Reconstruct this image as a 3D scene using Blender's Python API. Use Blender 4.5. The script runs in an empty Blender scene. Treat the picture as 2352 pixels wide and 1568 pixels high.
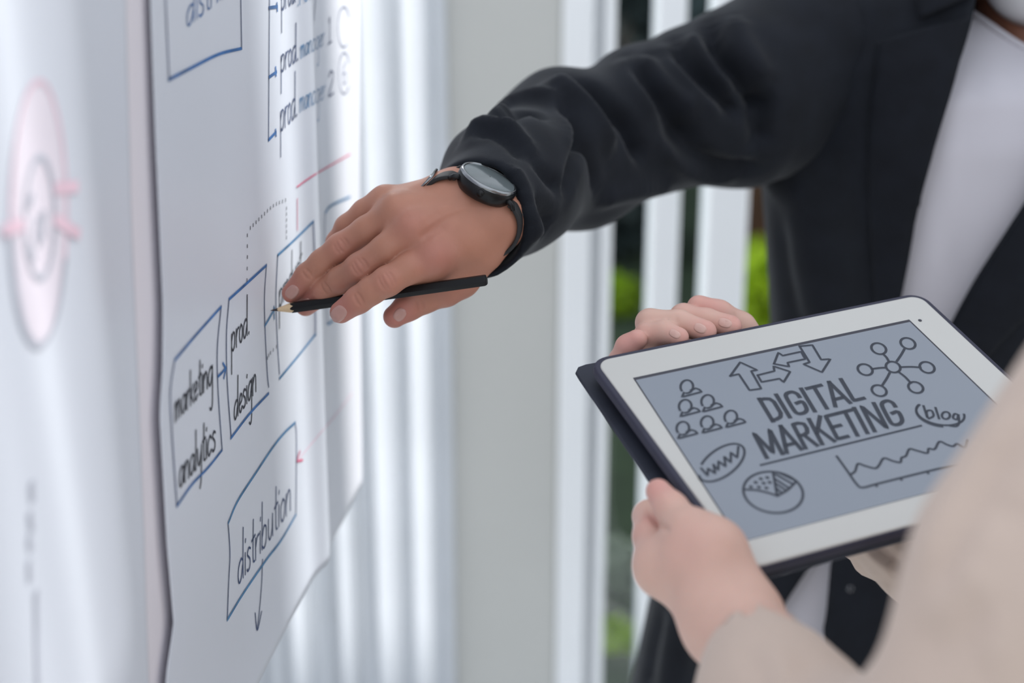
import bpy, math, random
import numpy as np
from mathutils import Vector, Matrix
from mathutils.bvhtree import BVHTree

# ---------------------------------------------------------------- camera, world, sun, exposure
C = bpy.context.scene.collection
SC = bpy.context.scene
F, CX, CY, CAMZ = 3400.0, 1176.0, 784.0, 1.6          # focal length in px of the 2352x1568 frame, eye height
PITCH = math.atan(1134 / F)
cp, sp = math.cos(PITCH), math.sin(PITCH)
cam = bpy.data.cameras.new('camera')
cam.sensor_width = 36.0
cam.lens = F / 2352 * 36.0
cam.clip_start = 0.02
cam.dof.use_dof = True
cam.dof.focus_distance = 1.06
cam.dof.aperture_fstop = (cam.lens / 1000) / 0.0175
camo = bpy.data.objects.new('camera', cam)
C.objects.link(camo)
camo.location = (0, 0, CAMZ)
camo.rotation_euler = (math.pi / 2 - PITCH, 0, 0)
SC.camera = camo

world = bpy.data.worlds.new('overcast_sky')
SC.world = world
world.use_nodes = True
wn = world.node_tree
wn.nodes.clear()
wo = wn.nodes.new('ShaderNodeOutputWorld')
wb = wn.nodes.new('ShaderNodeBackground')
tc = wn.nodes.new('ShaderNodeTexCoord')
sx = wn.nodes.new('ShaderNodeSeparateXYZ')
cr = wn.nodes.new('ShaderNodeValToRGB')
wn.links.new(tc.outputs['Generated'], sx.inputs[0])
mr = wn.nodes.new('ShaderNodeMapRange')
mr.inputs['From Min'].default_value = -1
mr.inputs['From Max'].default_value = 1
wn.links.new(sx.outputs['Z'], mr.inputs['Value'])
wn.links.new(mr.outputs['Result'], cr.inputs['Fac'])
e = cr.color_ramp.elements
e[0].position = 0.47; e[0].color = (0.50, 0.50, 0.48, 1)
e[1].position = 0.53; e[1].color = (0.74, 0.80, 0.88, 1)
e2 = e.new(1.0); e2.color = (0.90, 0.96, 1.05, 1)
wn.links.new(cr.outputs['Color'], wb.inputs['Color'])
wb.inputs['Strength'].default_value = 1.12
wn.links.new(wb.outputs[0], wo.inputs[0])

sun = bpy.data.lights.new('hazy_sun', 'SUN')
sun.energy = 8.0
sun.angle = math.radians(1.3)
sun.color = (1.0, 0.97, 0.93)
suno = bpy.data.objects.new('hazy_sun', sun)
C.objects.link(suno)
SUN_DIR = Vector((0.60, 1.0, 0.67)).normalized()      # towards the sun: behind the facade, its light falls through gaps left between added posts along the paper
suno.rotation_euler = SUN_DIR.to_track_quat('Z', 'Y').to_euler()
suno.location = (1.5, 3, 6)

SC.view_settings.view_transform = 'Standard'
SC.view_settings.look = 'None'
SC.view_settings.gamma = 1.0
SC.view_settings.use_curve_mapping = False
SC.view_settings.exposure = 0.22

rng = np.random.default_rng(7)
random.seed(7)

# ---------------------------------------------------------------- space helpers
def P(x, y, d):
    """world point seen at photograph pixel (x, y), d metres along the lens axis"""
    X = (x - CX) / F * d
    Y = (CY - y) / F * d
    return np.array([X, d * cp + Y * sp, CAMZ - d * sp + Y * cp])

def proj(v):
    v = np.asarray(v, float)
    X = v[..., 0]; y = v[..., 1]; z = v[..., 2] - CAMZ
    d = y * cp - z * sp
    up = y * sp + z * cp
    return CX + X / d * F, CY - up / d * F, d

EYE = Vector((0, 0, CAMZ))
def ray(x, y):
    v = P(x, y, 1.0)
    return (Vector(v) - EYE).normalized()

def unit(v):
    v = np.asarray(v, float)
    return v / np.linalg.norm(v)

# ---------------------------------------------------------------- object helpers
def mesh_obj(name, verts, faces, mat, parent=None, smooth=True, uv=None):
    me = bpy.data.meshes.new(name)
    verts = np.asarray(verts, np.float32)
    if isinstance(faces, np.ndarray):
        n, k = faces.shape
        me.vertices.add(len(verts)); me.vertices.foreach_set('co', verts.ravel())
        me.loops.add(n * k); me.loops.foreach_set('vertex_index', faces.astype(np.int32).ravel())
        me.polygons.add(n)
        me.polygons.foreach_set('loop_start', np.arange(0, n * k, k, dtype=np.int32))
        me.polygons.foreach_set('loop_total', np.full(n, k, dtype=np.int32))
        me.update(calc_edges=True)
        me.validate()
    else:
        me.from_pydata([tuple(map(float, v)) for v in verts], [], faces)
        me.update()
    if smooth:
        me.polygons.foreach_set('use_smooth', np.ones(len(me.polygons), dtype=bool))
    if mat is not None:
        me.materials.append(mat)
    o = bpy.data.objects.new(name, me)
    C.objects.link(o)
    if parent is not None:
        o.parent = parent
        o.matrix_parent_inverse = Matrix.Translation(-parent.location)
    return o

def thing(name, label, cat, loc=(0, 0, 0), group=None):
    o = bpy.data.objects.new(name, None)
    o.empty_display_size = 0.05
    C.objects.link(o)
    o.location = tuple(map(float, loc))
    o['label'] = label; o['category'] = cat
    if group: o['group'] = group
    return o

def tag(o, label, cat, group=None, kind=None):
    o['label'] = label; o['category'] = cat
    if group: o['group'] = group
    if kind: o['kind'] = kind
    return o

def structure(o):
    o['kind'] = 'structure'
    return o

def add_mod(o, kind, **kw):
    m = o.modifiers.new(kind.lower(), kind)
    for k, v in kw.items(): setattr(m, k, v)
    return m

def box(lo, hi):
    x0, y0, z0 = lo; x1, y1, z1 = hi
    v = [(x0,y0,z0),(x1,y0,z0),(x1,y1,z0),(x0,y1,z0),(x0,y0,z1),(x1,y0,z1),(x1,y1,z1),(x0,y1,z1)]
    f = [(0,3,2,1),(4,5,6,7),(0,1,5,4),(1,2,6,5),(2,3,7,6),(3,0,4,7)]
    return v, f

def box_obj(name, lo, hi, mat, parent=None, bevel=0.0):
    v, f = box(lo, hi)
    o = mesh_obj(name, v, f, mat, parent, smooth=False)
    if bevel: add_mod(o, 'BEVEL', width=bevel, segments=3, limit_method='ANGLE')
    return o

def join_geo(parts):
    V = []; Fc = []
    n = 0
    for v, f in parts:
        V.extend([tuple(map(float, q)) for q in v]); Fc.extend([tuple(int(i) + n for i in q) for q in f]); n += len(v)
    return V, Fc

def tube(path, rad, nseg=12, caps=True, frame=None):
    """swept round tube; rad scalar or list; returns verts, faces"""
    path = [np.asarray(p, float) for p in path]
    n = len(path)
    if np.isscalar(rad): rad = [rad] * n
    T = [unit(path[min(i + 1, n - 1)] - path[max(i - 1, 0)]) for i in range(n)]
    ref = np.array([0, 0, 1.0]) if abs(T[0][2]) < .9 else np.array([1.0, 0, 0])
    A = unit(np.cross(T[0], ref))
    V = []; Fc = []
    for i in range(n):
        A = unit(A - T[i] * (A @ T[i])); Bv = np.cross(T[i], A)
        for k in range(nseg):
            t = 2 * math.pi * k / nseg
            V.append(path[i] + rad[i] * (math.cos(t) * A + math.sin(t) * Bv))
    for i in range(n - 1):
        for k in range(nseg):
            k2 = (k + 1) % nseg
            Fc.append((i*nseg+k, i*nseg+k2, (i+1)*nseg+k2, (i+1)*nseg+k))
    if caps:
        Fc.append(tuple(reversed(range(nseg)))); Fc.append(tuple((n-1)*nseg+k for k in range(nseg)))
    return V, Fc

def spline(pts, m=8):
    """Catmull-Rom resampling of a polyline of any dimension"""
    p = np.asarray(pts, float)
    if len(p) < 3:
        t = np.linspace(0, 1, m + 1)[:, None]
        return p[0] * (1 - t) + p[-1] * t
    q = np.vstack([2*p[0]-p[1], p, 2*p[-1]-p[-2]])
    out = []
    for i in range(1, len(q) - 2):
        for s in range(m):
            t = s / m
            a, b, c, d = q[i-1], q[i], q[i+1], q[i+2]
            out.append(.5*((2*b)+(-a+c)*t+(2*a-5*b+4*c-d)*t*t+(-a+3*b-3*c+d)*t**3))
    out.append(p[-1])
    return np.array(out)

def dense(pts, step):
    p = np.asarray(pts, float)
    out = [p[0]]
    for a, b in zip(p[:-1], p[1:]):
        n = max(1, int(np.linalg.norm(b - a) / step))
        for k in range(1, n + 1): out.append(a + (b - a) * k / n)
    return np.array(out)

# ---------------------------------------------------------------- materials
def mat(name, col, rough=.6, var=.06, scale=8.0, bump=0.0, bump_scale=60.0, metal=0.0, spec=.5, sheen=0.0, sss=0.0, coat=0.0,
        trans=0.0, emit=None, emit_s=0.0, attr=None, attr_col=None, transl=0.0, detail=4.0, coat_rough=.1):
    m = bpy.data.materials.new(name); m.use_nodes = True
    nt = m.node_tree; b = nt.nodes['Principled BSDF']
    b.inputs['Roughness'].default_value = rough
    b.inputs['Metallic'].default_value = metal
    b.inputs['Specular IOR Level'].default_value = spec
    if sheen:
        b.inputs['Sheen Weight'].default_value = sheen; b.inputs['Sheen Roughness'].default_value = .4
    if coat:
        b.inputs['Coat Weight'].default_value = coat; b.inputs['Coat Roughness'].default_value = coat_rough
    if trans: b.inputs['Transmission Weight'].default_value = trans
    if sss:
        b.inputs['Subsurface Weight'].default_value = sss
        b.inputs['Subsurface Radius'].default_value = (1.0, .35, .2)
        b.inputs['Subsurface Scale'].default_value = .006
    t = nt.nodes.new('ShaderNodeTexCoord')
    nz = nt.nodes.new('ShaderNodeTexNoise'); nz.inputs['Scale'].default_value = scale; nz.inputs['Detail'].default_value = detail
    nt.links.new(t.outputs['Object'], nz.inputs['Vector'])
    rp = nt.nodes.new('ShaderNodeValToRGB')
    c = np.array(col[:3])
    rp.color_ramp.elements[0].position = .3; rp.color_ramp.elements[1].position = .7
    rp.color_ramp.elements[0].color = (*np.clip(c * (1 - var), 0, 1), 1)
    rp.color_ramp.elements[1].color = (*np.clip(c * (1 + var), 0, 1), 1)
    nt.links.new(nz.outputs['Fac'], rp.inputs['Fac'])
    out = rp.outputs['Color']
    if attr:
        an = nt.nodes.new('ShaderNodeAttribute'); an.attribute_name = attr
        mx = nt.nodes.new('ShaderNodeMix'); mx.data_type = 'RGBA'
        nt.links.new(an.outputs['Fac'], mx.inputs['Factor'])
        nt.links.new(out, mx.inputs['A']); mx.inputs['B'].default_value = (*attr_col, 1)
        out = mx.outputs['Result']
    nt.links.new(out, b.inputs['Base Color'])
    if emit is not None:
        b.inputs['Emission Color'].default_value = (*emit, 1); b.inputs['Emission Strength'].default_value = emit_s
    if bump:
        n2 = nt.nodes.new('ShaderNodeTexNoise'); n2.inputs['Scale'].default_value = bump_scale; n2.inputs['Detail'].default_value = 3
        nt.links.new(t.outputs['Object'], n2.inputs['Vector'])
        bp = nt.nodes.new('ShaderNodeBump'); bp.inputs['Strength'].default_value = bump; bp.inputs['Distance'].default_value = .001
        nt.links.new(n2.outputs['Fac'], bp.inputs['Height']); nt.links.new(bp.outputs[0], b.inputs['Normal'])
    if transl:
        tr = nt.nodes.new('ShaderNodeBsdfTranslucent'); nt.links.new(out, tr.inputs['Color'])
        ms = nt.nodes.new('ShaderNodeMixShader'); ms.inputs[0].default_value = transl
        o = nt.nodes['Material Output']
        nt.links.new(b.outputs[0], ms.inputs[1]); nt.links.new(tr.outputs[0], ms.inputs[2]); nt.links.new(ms.outputs[0], o.inputs['Surface'])
    return m

M = {}
M['paper'] = mat('flip_chart_paper', (.735, .755, .82), .45, .012, 3, bump=.05, bump_scale=25, transl=.08, coat=.15, coat_rough=.25)
M['board'] = mat('board_laminate', (.80, .75, .79), .5, .02, 4)
M['rail'] = mat('board_rail', (.55, .56, .58), .35, .03, 6, metal=.8)
M['ink_blue'] = mat('blue_marker', (.035, .13, .34), .6, .35, 60)
M['ink_blue2'] = mat('light_blue_marker', (.06, .19, .36), .6, .3, 60)
M['ink_navy'] = mat('navy_marker', (.035, .06, .15), .6, .3, 60)
M['ink_black'] = mat('black_marker', (.018, .018, .03), .6, .2, 60)
M['ink_red'] = mat('red_marker', (.62, .13, .22), .6, .2, 60)
M['ink_pink'] = mat('faded_pink_marker', (.78, .55, .63), .6, .12, 40)
M['ink_wash'] = mat('pale_pink_wash', (.73, .66, .72), .6, .04, 14)
M['ink_grey'] = mat('grey_marker', (.46, .47, .53), .6, .12, 40)
M['wall'] = mat('beige_grey_plaster', (.57, .57, .545), .8, .03, 3, bump=.1, bump_scale=90)
M['white'] = mat('white_painted_frame', (.92, .935, .95), .4, .01, 5)
M['curtain'] = mat('white_curtain_cloth', (.84, .86, .89), .8, .02, 6, bump=.15, bump_scale=300, transl=.45)
M['floor'] = mat('pale_stone_floor', (.70, .70, .68), .5, .05, 3)
M['lawn'] = mat('lawn_green', (.030, .050, .022), .9, .4, 6)
def pane_glass():
    m = bpy.data.materials.new('tinted_pane_glass'); m.use_nodes = True
    nt = m.node_tree; nt.nodes.clear()
    o = nt.nodes.new('ShaderNodeOutputMaterial'); t = nt.nodes.new('ShaderNodeBsdfTransparent'); g = nt.nodes.new('ShaderNodeBsdfGlossy')
    mx = nt.nodes.new('ShaderNodeMixShader'); mx.inputs[0].default_value = .07
    t.inputs['Color'].default_value = (.92, .945, .96, 1); g.inputs['Roughness'].default_value = .02
    nt.links.new(t.outputs[0], mx.inputs[1]); nt.links.new(g.outputs[0], mx.inputs[2]); nt.links.new(mx.outputs[0], o.inputs['Surface'])
    return m
M['glass'] = pane_glass()
M['leaf_bright'] = mat('lime_leaf', (.33, .50, .012), .55, .35, 9, transl=.35)
M['leaf_dark'] = mat('dark_leaf', (.045, .066, .064), .6, .5, 7, transl=.06)
M['leaf_pale'] = mat('pale_leaf', (.36, .42, .33), .55, .25, 8, transl=.2)
M['bark'] = mat('brown_bark', (.075, .036, .018), .85, .4, 12, bump=.6, bump_scale=40)
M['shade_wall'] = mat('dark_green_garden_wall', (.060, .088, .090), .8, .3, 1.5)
M['skin_m'] = mat('tan_skin', (.455, .208, .138), .48, .08, 30, bump=.10, bump_scale=420, sss=.14, attr='tint', attr_col=(.47, .175, .145), spec=.4)
M['skin_w'] = mat('fair_skin', (.66, .425, .345), .48, .05, 30, bump=.06, bump_scale=420, sss=.18, attr='tint', attr_col=(.66, .31, .27), spec=.35)
M['nail_m'] = mat('tan_fingernail', (.50, .27, .225), .24, .04, 60, coat=.4)
M['nail_w'] = mat('fair_fingernail', (.66, .40, .335), .35, .04, 60, coat=.4)
M['blazer'] = mat('navy_black_suiting', (.0070, .0088, .0135), .75, .18, 40, bump=.25, bump_scale=900, sheen=.11, spec=.2)
M['lapel'] = mat('navy_black_lapel', (.0062, .0076, .0118), .75, .18, 40, bump=.25, bump_scale=900, sheen=.05, spec=.18)
M['tee'] = mat('white_jersey', (.56, .54, .585), .85, .02, 10, bump=.12, bump_scale=700)
M['mask'] = mat('white_face_mask', (.74, .74, .76), .8, .02, 20, bump=.1, bump_scale=300)
M['hair'] = mat('black_hair', (.012, .010, .010), .7, .3, 80, bump=.5, bump_scale=160, spec=.2)
M['eye'] = mat('eye_white', (.75, .73, .70), .15, .02, 5)
M['iris'] = mat('dark_iris', (.03, .015, .01), .1, .1, 5)
M['trouser'] = mat('charcoal_trouser', (.02, .021, .026), .75, .15, 40, bump=.2, bump_scale=800)
M['shoe'] = mat('black_leather', (.012, .012, .012), .35, .1, 20)
M['beige'] = mat('beige_blouse', (.56, .445, .375), .8, .03, 6, bump=.12, bump_scale=600, sheen=.15, spec=.25)
M['sand'] = mat('sand_skirt', (.40, .33, .27), .8, .05, 8, bump=.15, bump_scale=500)
M['watch_black'] = mat('black_watch_metal', (.010, .010, .011), .32, .1, 30, metal=.4)
M['watch_bezel'] = mat('steel_bezel', (.30, .31, .32), .2, .04, 30, metal=1.0)
M['strap'] = mat('black_rubber_strap', (.012, .012, .013), .55, .15, 40)
M['hole'] = mat('strap_hole_grey', (.10, .10, .10), .8, .1, 40)
M['crystal'] = mat('watch_glass', (.12, .14, .145), .12, .05, 20, spec=.5)
M['pencil'] = mat('black_pencil_lacquer', (.008, .008, .009), .45, .1, 60, spec=.25)
M['wood'] = mat('sharpened_pencil_wood', (.74, .54, .33), .7, .12, 200, bump=.2, bump_scale=400)
M['lead'] = mat('graphite', (.045, .030, .032), .4, .1, 60, metal=.3)
M['case'] = mat('navy_tablet_case', (.026, .026, .050), .6, .1, 60, bump=.2, bump_scale=700)
M['cover'] = mat('dark_navy_cover', (.020, .024, .040), .65, .12, 60, bump=.2, bump_scale=700)
M['bezel'] = mat('white_tablet_bezel', (.545, .535, .505), .25, .008, 5, coat=.2)
M['gap'] = mat('dark_screen_edge', (.03, .03, .045), .4, .05, 20)
M['screen'] = mat('grey_blue_screen', (.12, .13, .15), .30, .03, 3, emit=(.085, .102, .130), emit_s=1.0, coat=.1)
M['glyph'] = mat('dark_screen_print', (.022, .025, .032), .6, .05, 30, emit=(.028, .032, .042), emit_s=1.0, spec=.12)
M['button'] = mat('black_button', (.03, .03, .034), .3, .1, 40)
M['pin'] = mat('silver_stud', (.5, .5, .52), .25, .05, 30, metal=.9)

# ---------------------------------------------------------------- signed-distance sculpting
class Field:
    def __init__(self, lo, hi, vox):
        self.lo = np.array(lo, float); self.vox = vox
        self.n = np.ceil((np.array(hi, float) - self.lo) / vox).astype(int) + 1
        self.ax = [(self.lo[i] + vox * np.arange(self.n[i])).astype(np.float32) for i in range(3)]
        self.d = np.full(self.n, .08, np.float32)
    def sub(self, lo, hi):
        a = np.clip(np.floor((lo - self.lo) / self.vox).astype(int), 0, self.n - 1)
        b = np.clip(np.ceil((hi - self.lo) / self.vox).astype(int) + 1, 1, self.n)
        return tuple(slice(a[i], max(b[i], a[i] + 1)) for i in range(3))
    def cone(self, s, A, B, ra, rb, flat=None):
        x = self.ax[0][s[0]][:, None, None]; y = self.ax[1][s[1]][None, :, None]; z = self.ax[2][s[2]][None, None, :]
        A = np.asarray(A, np.float32); B = np.asarray(B, np.float32)
        ab = B - A; L = float(ab @ ab) + 1e-12
        t = ((x - A[0]) * ab[0] + (y - A[1]) * ab[1] + (z - A[2]) * ab[2]) / L
        t = np.clip(t, 0, 1)
        qx, qy, qz = x - A[0] - t * ab[0], y - A[1] - t * ab[1], z - A[2] - t * ab[2]
        d2 = qx*qx + qy*qy + qz*qz
        if flat is not None:                      # flat = (direction, factor): squash along a direction
            u, k = flat; u = np.asarray(u, np.float32)
            du = qx*u[0] + qy*u[1] + qz*u[2]
            d2 = d2 + du*du*(k*k - 1)
        return np.sqrt(np.maximum(d2, 0)) - (ra + t * (rb - ra))
    def add(self, A, B, ra, rb=None, k=.004, flat=None, op='add'):
        rb = ra if rb is None else rb
        A = np.asarray(A, float); B = np.asarray(B, float)
        m = max(ra, rb) + k + 3 * self.vox
        if flat is not None and flat[1] < 1: m = m / flat[1]
        s = self.sub(np.minimum(A, B) - m, np.maximum(A, B) + m)
        b = self.cone(s, A, B, ra, rb, flat)
        a = self.d[s]
        if op == 'add':
            h = np.maximum(k - np.abs(a - b), 0) / max(k, 1e-6)
            self.d[s] = np.minimum(a, b) - h*h*k*.25
        else:
            h = np.maximum(k - np.abs(a + b), 0) / max(k, 1e-6)
            self.d[s] = np.maximum(a, -b) + h*h*k*.25
    def plane(self, p, n, k=.002):
        """keep only the side the normal points away from"""
        n = unit(n)
        b = ((self.ax[0][:, None, None] - p[0]) * n[0] + (self.ax[1][None, :, None] - p[1]) * n[1] + (self.ax[2][None, None, :] - p[2]) * n[2]).astype(np.float32)
        h = np.maximum(k - np.abs(self.d - b), 0) / k
        self.d = np.maximum(self.d, b) + h*h*k*.25
    def merge(self, other, k):
        h = np.maximum(k - np.abs(self.d - other), 0) / k
        self.d = np.minimum(self.d, other) - h*h*k*.25
    def mesh(self, smooth=2):
        d = self.d
        ins = d < 0
        nx, ny, nz = d.shape
        c = [ins[i:nx-1+i, j:ny-1+j, k:nz-1+k] for i in (0, 1) for j in (0, 1) for k in (0, 1)]
        anyi = c[0].copy(); alli = c[0].copy()
        for q in c[1:]: anyi |= q; alli &= q
        act = anyi & ~alli
        idx = np.argwhere(act)
        ids = -np.ones(act.shape, np.int64); ids[act] = np.arange(len(idx))
        acc = np.zeros((len(idx), 3)); cnt = np.zeros(len(idx))
        I = idx.T
        for axis in range(3):
            o1, o2 = [a for a in range(3) if a != axis]
            for p in (0, 1):
                for q in (0, 1):
                    off = np.zeros(3, int); off[o1] = p; off[o2] = q
                    e = off.copy(); e[axis] = 1
                    a = d[I[0]+off[0], I[1]+off[1], I[2]+off[2]]; b = d[I[0]+e[0], I[1]+e[1], I[2]+e[2]]
                    m = (a < 0) != (b < 0)
                    t = np.where(m, a / np.where(m, a - b, 1), 0)
                    pos = np.tile(off.astype(float), (len(idx), 1)); pos[:, axis] += t
                    acc[m] += pos[m]; cnt[m] += 1
        V = self.lo + self.vox * (idx + acc / cnt[:, None])
        faces = []
        for axis in range(3):
            o1, o2 = (axis + 1) % 3, (axis + 2) % 3
            sl0 = [slice(None)] * 3; sl1 = [slice(None)] * 3
            sl0[axis] = slice(0, -1); sl1[axis] = slice(1, None)
            A = ins[tuple(sl0)]; B = ins[tuple(sl1)]
            ed = np.argwhere(A != B)
            ok = (ed[:, o1] > 0) & (ed[:, o2] > 0) & (ed[:, o1] < d.shape[o1]-1) & (ed[:, o2] < d.shape[o2]-1)
            ed = ed[ok]
            sgn = A[ed[:, 0], ed[:, 1], ed[:, 2]]
            def cell(p, q):
                k = ed.copy(); k[:, o1] -= p; k[:, o2] -= q
                return ids[k[:, 0], k[:, 1], k[:, 2]]
            quad = np.stack([cell(1, 1), cell(0, 1), cell(0, 0), cell(1, 0)], 1)
            quad[~sgn] = quad[~sgn][:, ::-1]
            faces.append(quad)
        Q = np.concatenate(faces)
        for _ in range(smooth): V = lap(V, Q, .5)
        return V, Q

def lap(V, Q, w):
    n = len(V)
    acc = np.zeros((n, 3)); cnt = np.zeros(n)
    for a, b in ((0, 1), (1, 2), (2, 3), (3, 0)):
        for i, j in ((a, b), (b, a)):
            for ax in range(3): acc[:, ax] += np.bincount(Q[:, i], V[Q[:, j], ax], n)
            cnt += np.bincount(Q[:, i], minlength=n)
    cnt = np.maximum(cnt, 1)
    return V * (1 - w) + w * acc / cnt[:, None]

def vnormals(V, Q):
    fn = np.cross(V[Q[:, 2]] - V[Q[:, 0]], V[Q[:, 3]] - V[Q[:, 1]]) if Q.shape[1] == 4 else np.cross(V[Q[:, 1]] - V[Q[:, 0]], V[Q[:, 2]] - V[Q[:, 0]])
    N = np.zeros_like(V)
    for k in range(Q.shape[1]):
        for ax in range(3): N[:, ax] += np.bincount(Q[:, k], fn[:, ax], len(V))
    return N / (np.linalg.norm(N, axis=1, keepdims=True) + 1e-12)

def bvh_of(V, Q):
    return BVHTree.FromPolygons([tuple(v) for v in V.tolist()], Q.tolist())

def hit(bvh, x, y):
    loc, nor, i, dist = bvh.ray_cast(EYE, ray(x, y))
    if loc is None: return None
    n = np.array(nor)
    if n @ (np.array(loc) - np.array(EYE)) > 0: n = -n
    return np.array(loc), n

def on_surface(bvh, pts):
    """3-D points under a pixel polyline (misses dropped)"""
    r = [hit(bvh, x, y) for x, y in pts]
    return [q for q in r if q is not None]

def folds(V, Q, lines, step=6.0):
    """push cloth in and out along fold lines: (pixel polyline, amplitude m, half width m)"""
    bvh = bvh_of(V, Q)
    N = vnormals(V, Q)
    D = np.zeros(len(V))
    for ln in lines:
        pts, amp, wid = ln[:3]; floor_ = ln[3] if len(ln) > 3 else .15
        pp = spline(pts, 6)
        hs = on_surface(bvh, dense(pp, step))
        if len(hs) < 2: continue
        L = np.array([q[0] for q in hs])
        lo = L.min(0) - 3 * wid; hi = L.max(0) + 3 * wid
        sel = np.where(((V > lo) & (V < hi)).all(1))[0]
        if not len(sel): continue
        best = np.full(len(sel), 1e9); bt = np.zeros(len(sel))
        for k, q in enumerate(L):
            dd = ((V[sel] - q) ** 2).sum(1)
            m = dd < best; best[m] = dd[m]; bt[m] = k / (len(L) - 1)
        fade = np.clip(np.minimum(bt, 1 - bt) * 5 + floor_, 0, 1)
        D[sel] += amp * fade * np.exp(-best / (wid * wid))
    return V + N * D[:, None]

def set_attr(o, name, vals):
    a = o.data.attributes.new(name, 'FLOAT', 'POINT')
    a.data.foreach_set('value', np.asarray(vals, np.float32))

def patch(name, bvh, inner, outer, nx, ny, off, thick, matl, parent, bulge=0.0, depth_hint=None):
    """cloth strip between two pixel curves, laid on a surface, with real thickness"""
    a = spline(inner, 12); b = spline(outer, 12)
    ta = np.linspace(0, len(a) - 1, ny); tb = np.linspace(0, len(b) - 1, ny)
    ia = np.stack([np.interp(ta, range(len(a)), a[:, k]) for k in (0, 1)], 1)
    ib = np.stack([np.interp(tb, range(len(b)), b[:, k]) for k in (0, 1)], 1)
    V = np.zeros((ny, nx, 3))
    last = None
    for j in range(ny):
        row = [None] * nx
        for i in range(nx):
            t = i / (nx - 1)
            x, y = ia[j] * (1 - t) + ib[j] * t
            h = hit(bvh, x, y)
            if h is not None: row[i] = (h[0] + h[1] * (off + bulge * math.sin(math.pi * min(1, t * 1.0))), h[1])
        good = [i for i in range(nx) if row[i] is not None]
        for i in range(nx):
            t = i / (nx - 1)
            x, y = ia[j] * (1 - t) + ib[j] * t
            if row[i] is None:
                if good:
                    g = min(good, key=lambda q: abs(q - i)); d = proj(row[g][0])[2]
                else:
                    d = last if last is not None else depth_hint
                V[j, i] = P(x, y, d)
            else:
                V[j, i] = row[i][0]; last = proj(row[i][0])[2]
    Fq = np.array([(j*nx+i, j*nx+i+1, (j+1)*nx+i+1, (j+1)*nx+i) for j in range(ny-1) for i in range(nx-1)])
    o = mesh_obj(name, V.reshape(-1, 3), Fq, matl, parent)
    add_mod(o, 'SOLIDIFY', thickness=thick, offset=0)
    return o

def ribbon_geo(bvh, pts, w, off=.0005, step=5.0, smooth=6):
    """marker stroke: constant-width ribbon lying on a surface, drawn along a pixel polyline"""
    pp = spline(pts, smooth) if smooth else np.asarray(pts, float)
    hs = on_surface(bvh, dense(pp, step))
    if len(hs) < 2: return [], []
    L = np.array([q[0] for q in hs]); Nn = np.array([q[1] for q in hs])
    T = np.gradient(L, axis=0); T /= np.linalg.norm(T, axis=1, keepdims=True) + 1e-12
    L[0] -= T[0] * w * .4; L[-1] += T[-1] * w * .4
    S = np.cross(T, Nn); S /= np.linalg.norm(S, axis=1, keepdims=True) + 1e-12
    V = np.empty((2 * len(L), 3)); V[0::2] = L + S * w / 2 + Nn * off; V[1::2] = L - S * w / 2 + Nn * off
    Fc = [(2*i, 2*i+1, 2*i+3, 2*i+2) for i in range(len(L) - 1)]
    return V, Fc

def ink(name, bvh, strokes, w, matl, parent, off=.0005, step=5.0, smooth=6):
    V, Fc = join_geo([g for g in (ribbon_geo(bvh, s, w, off, step, smooth) for s in strokes) if len(g[0])])
    if not V: return None
    return mesh_obj(name, V, Fc, matl, parent, smooth=False)

def inks(name, bvh, strokes, w, matl, parent, off=.0005, step=5.0, smooth=6):
    for s in strokes: ink(name, bvh, [s], w, matl, parent, off, step, smooth)

def oval(cx, cy, rx, ry, ang=0.0, a0=0.0, a1=360.0, n=28):
    t = np.radians(np.linspace(a0, a1, n)); c, s = math.cos(ang), math.sin(ang)
    x = rx * np.cos(t); y = ry * np.sin(t)
    return np.stack([cx + c*x - s*y, cy + s*x + c*y], 1)

# ================================================================ the setting
YW = 2.32                                             # the facade runs across the view here
def colx(px, Y=YW):                                   # world x of a vertical edge seen at pixel column px
    return (px - CX) / F * Y / cp

structure(box_obj('floor', (-2.6, -1.6, -.06), (3.4, YW + .25, 0), M['floor']))
structure(box_obj('lawn_ground', (-9, YW + .25, -.09), (12, 16, -.03), M['lawn']))
ZT = 2.75
structure(box_obj('wall_back', (colx(1030), YW, 0), (colx(1284), YW + .03, ZT), M['wall'], bevel=.006))
w4 = structure(box_obj('added_sun_slats', (colx(430), YW, 0), (colx(650), YW + .012, ZT), M['wall']))       # unseen slats added behind the curtain so the sun lights it in strips
for p0, p1 in ((717, 777), (830, 866), (938, 958)):
    box_obj('slat', (colx(p0), YW, 0), (colx(p1), YW + .012, ZT), M['wall'], w4)
structure(box_obj('trim_1', (colx(1036), YW - .012, 0), (colx(1284), YW, .09), M['white'], bevel=.004))

# white door frames with a dark pane between each pair of posts
def post(name, a, b, parent, depth=(0, .07), z=(0, ZT)):
    return box_obj(name, (colx(a), YW + depth[0], z[0]), (colx(b), YW + depth[1], z[1]), M['white'], parent, .006)
w1 = structure(post('window_1', 1284, 1352, None, (-.01, .09)))
post('frame_post', 1352, 1376, w1, (.03, .09)); post('frame_post', 1376, 1400, w1, (.0, .09))
post('frame_post', 1488, 1552, w1, (.0, .09))
box_obj('pane', (colx(1400), YW + .04, .12), (colx(1488), YW + .046, ZT - .1), M['glass'], w1)
box_obj('bottom_rail', (colx(1400), YW + .01, 0), (colx(1488), YW + .08, .12), M['white'], w1, .005)
box_obj('top_rail', (colx(1400), YW + .01, ZT - .1), (colx(1488), YW + .08, ZT), M['white'], w1, .005)
w2 = structure(post('window_2', 1612, 1702, None, (-.01, .09)))
box_obj('pane', (colx(1552), YW + .04, .12), (colx(1612), YW + .046, ZT - .1), M['glass'], w2)
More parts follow.
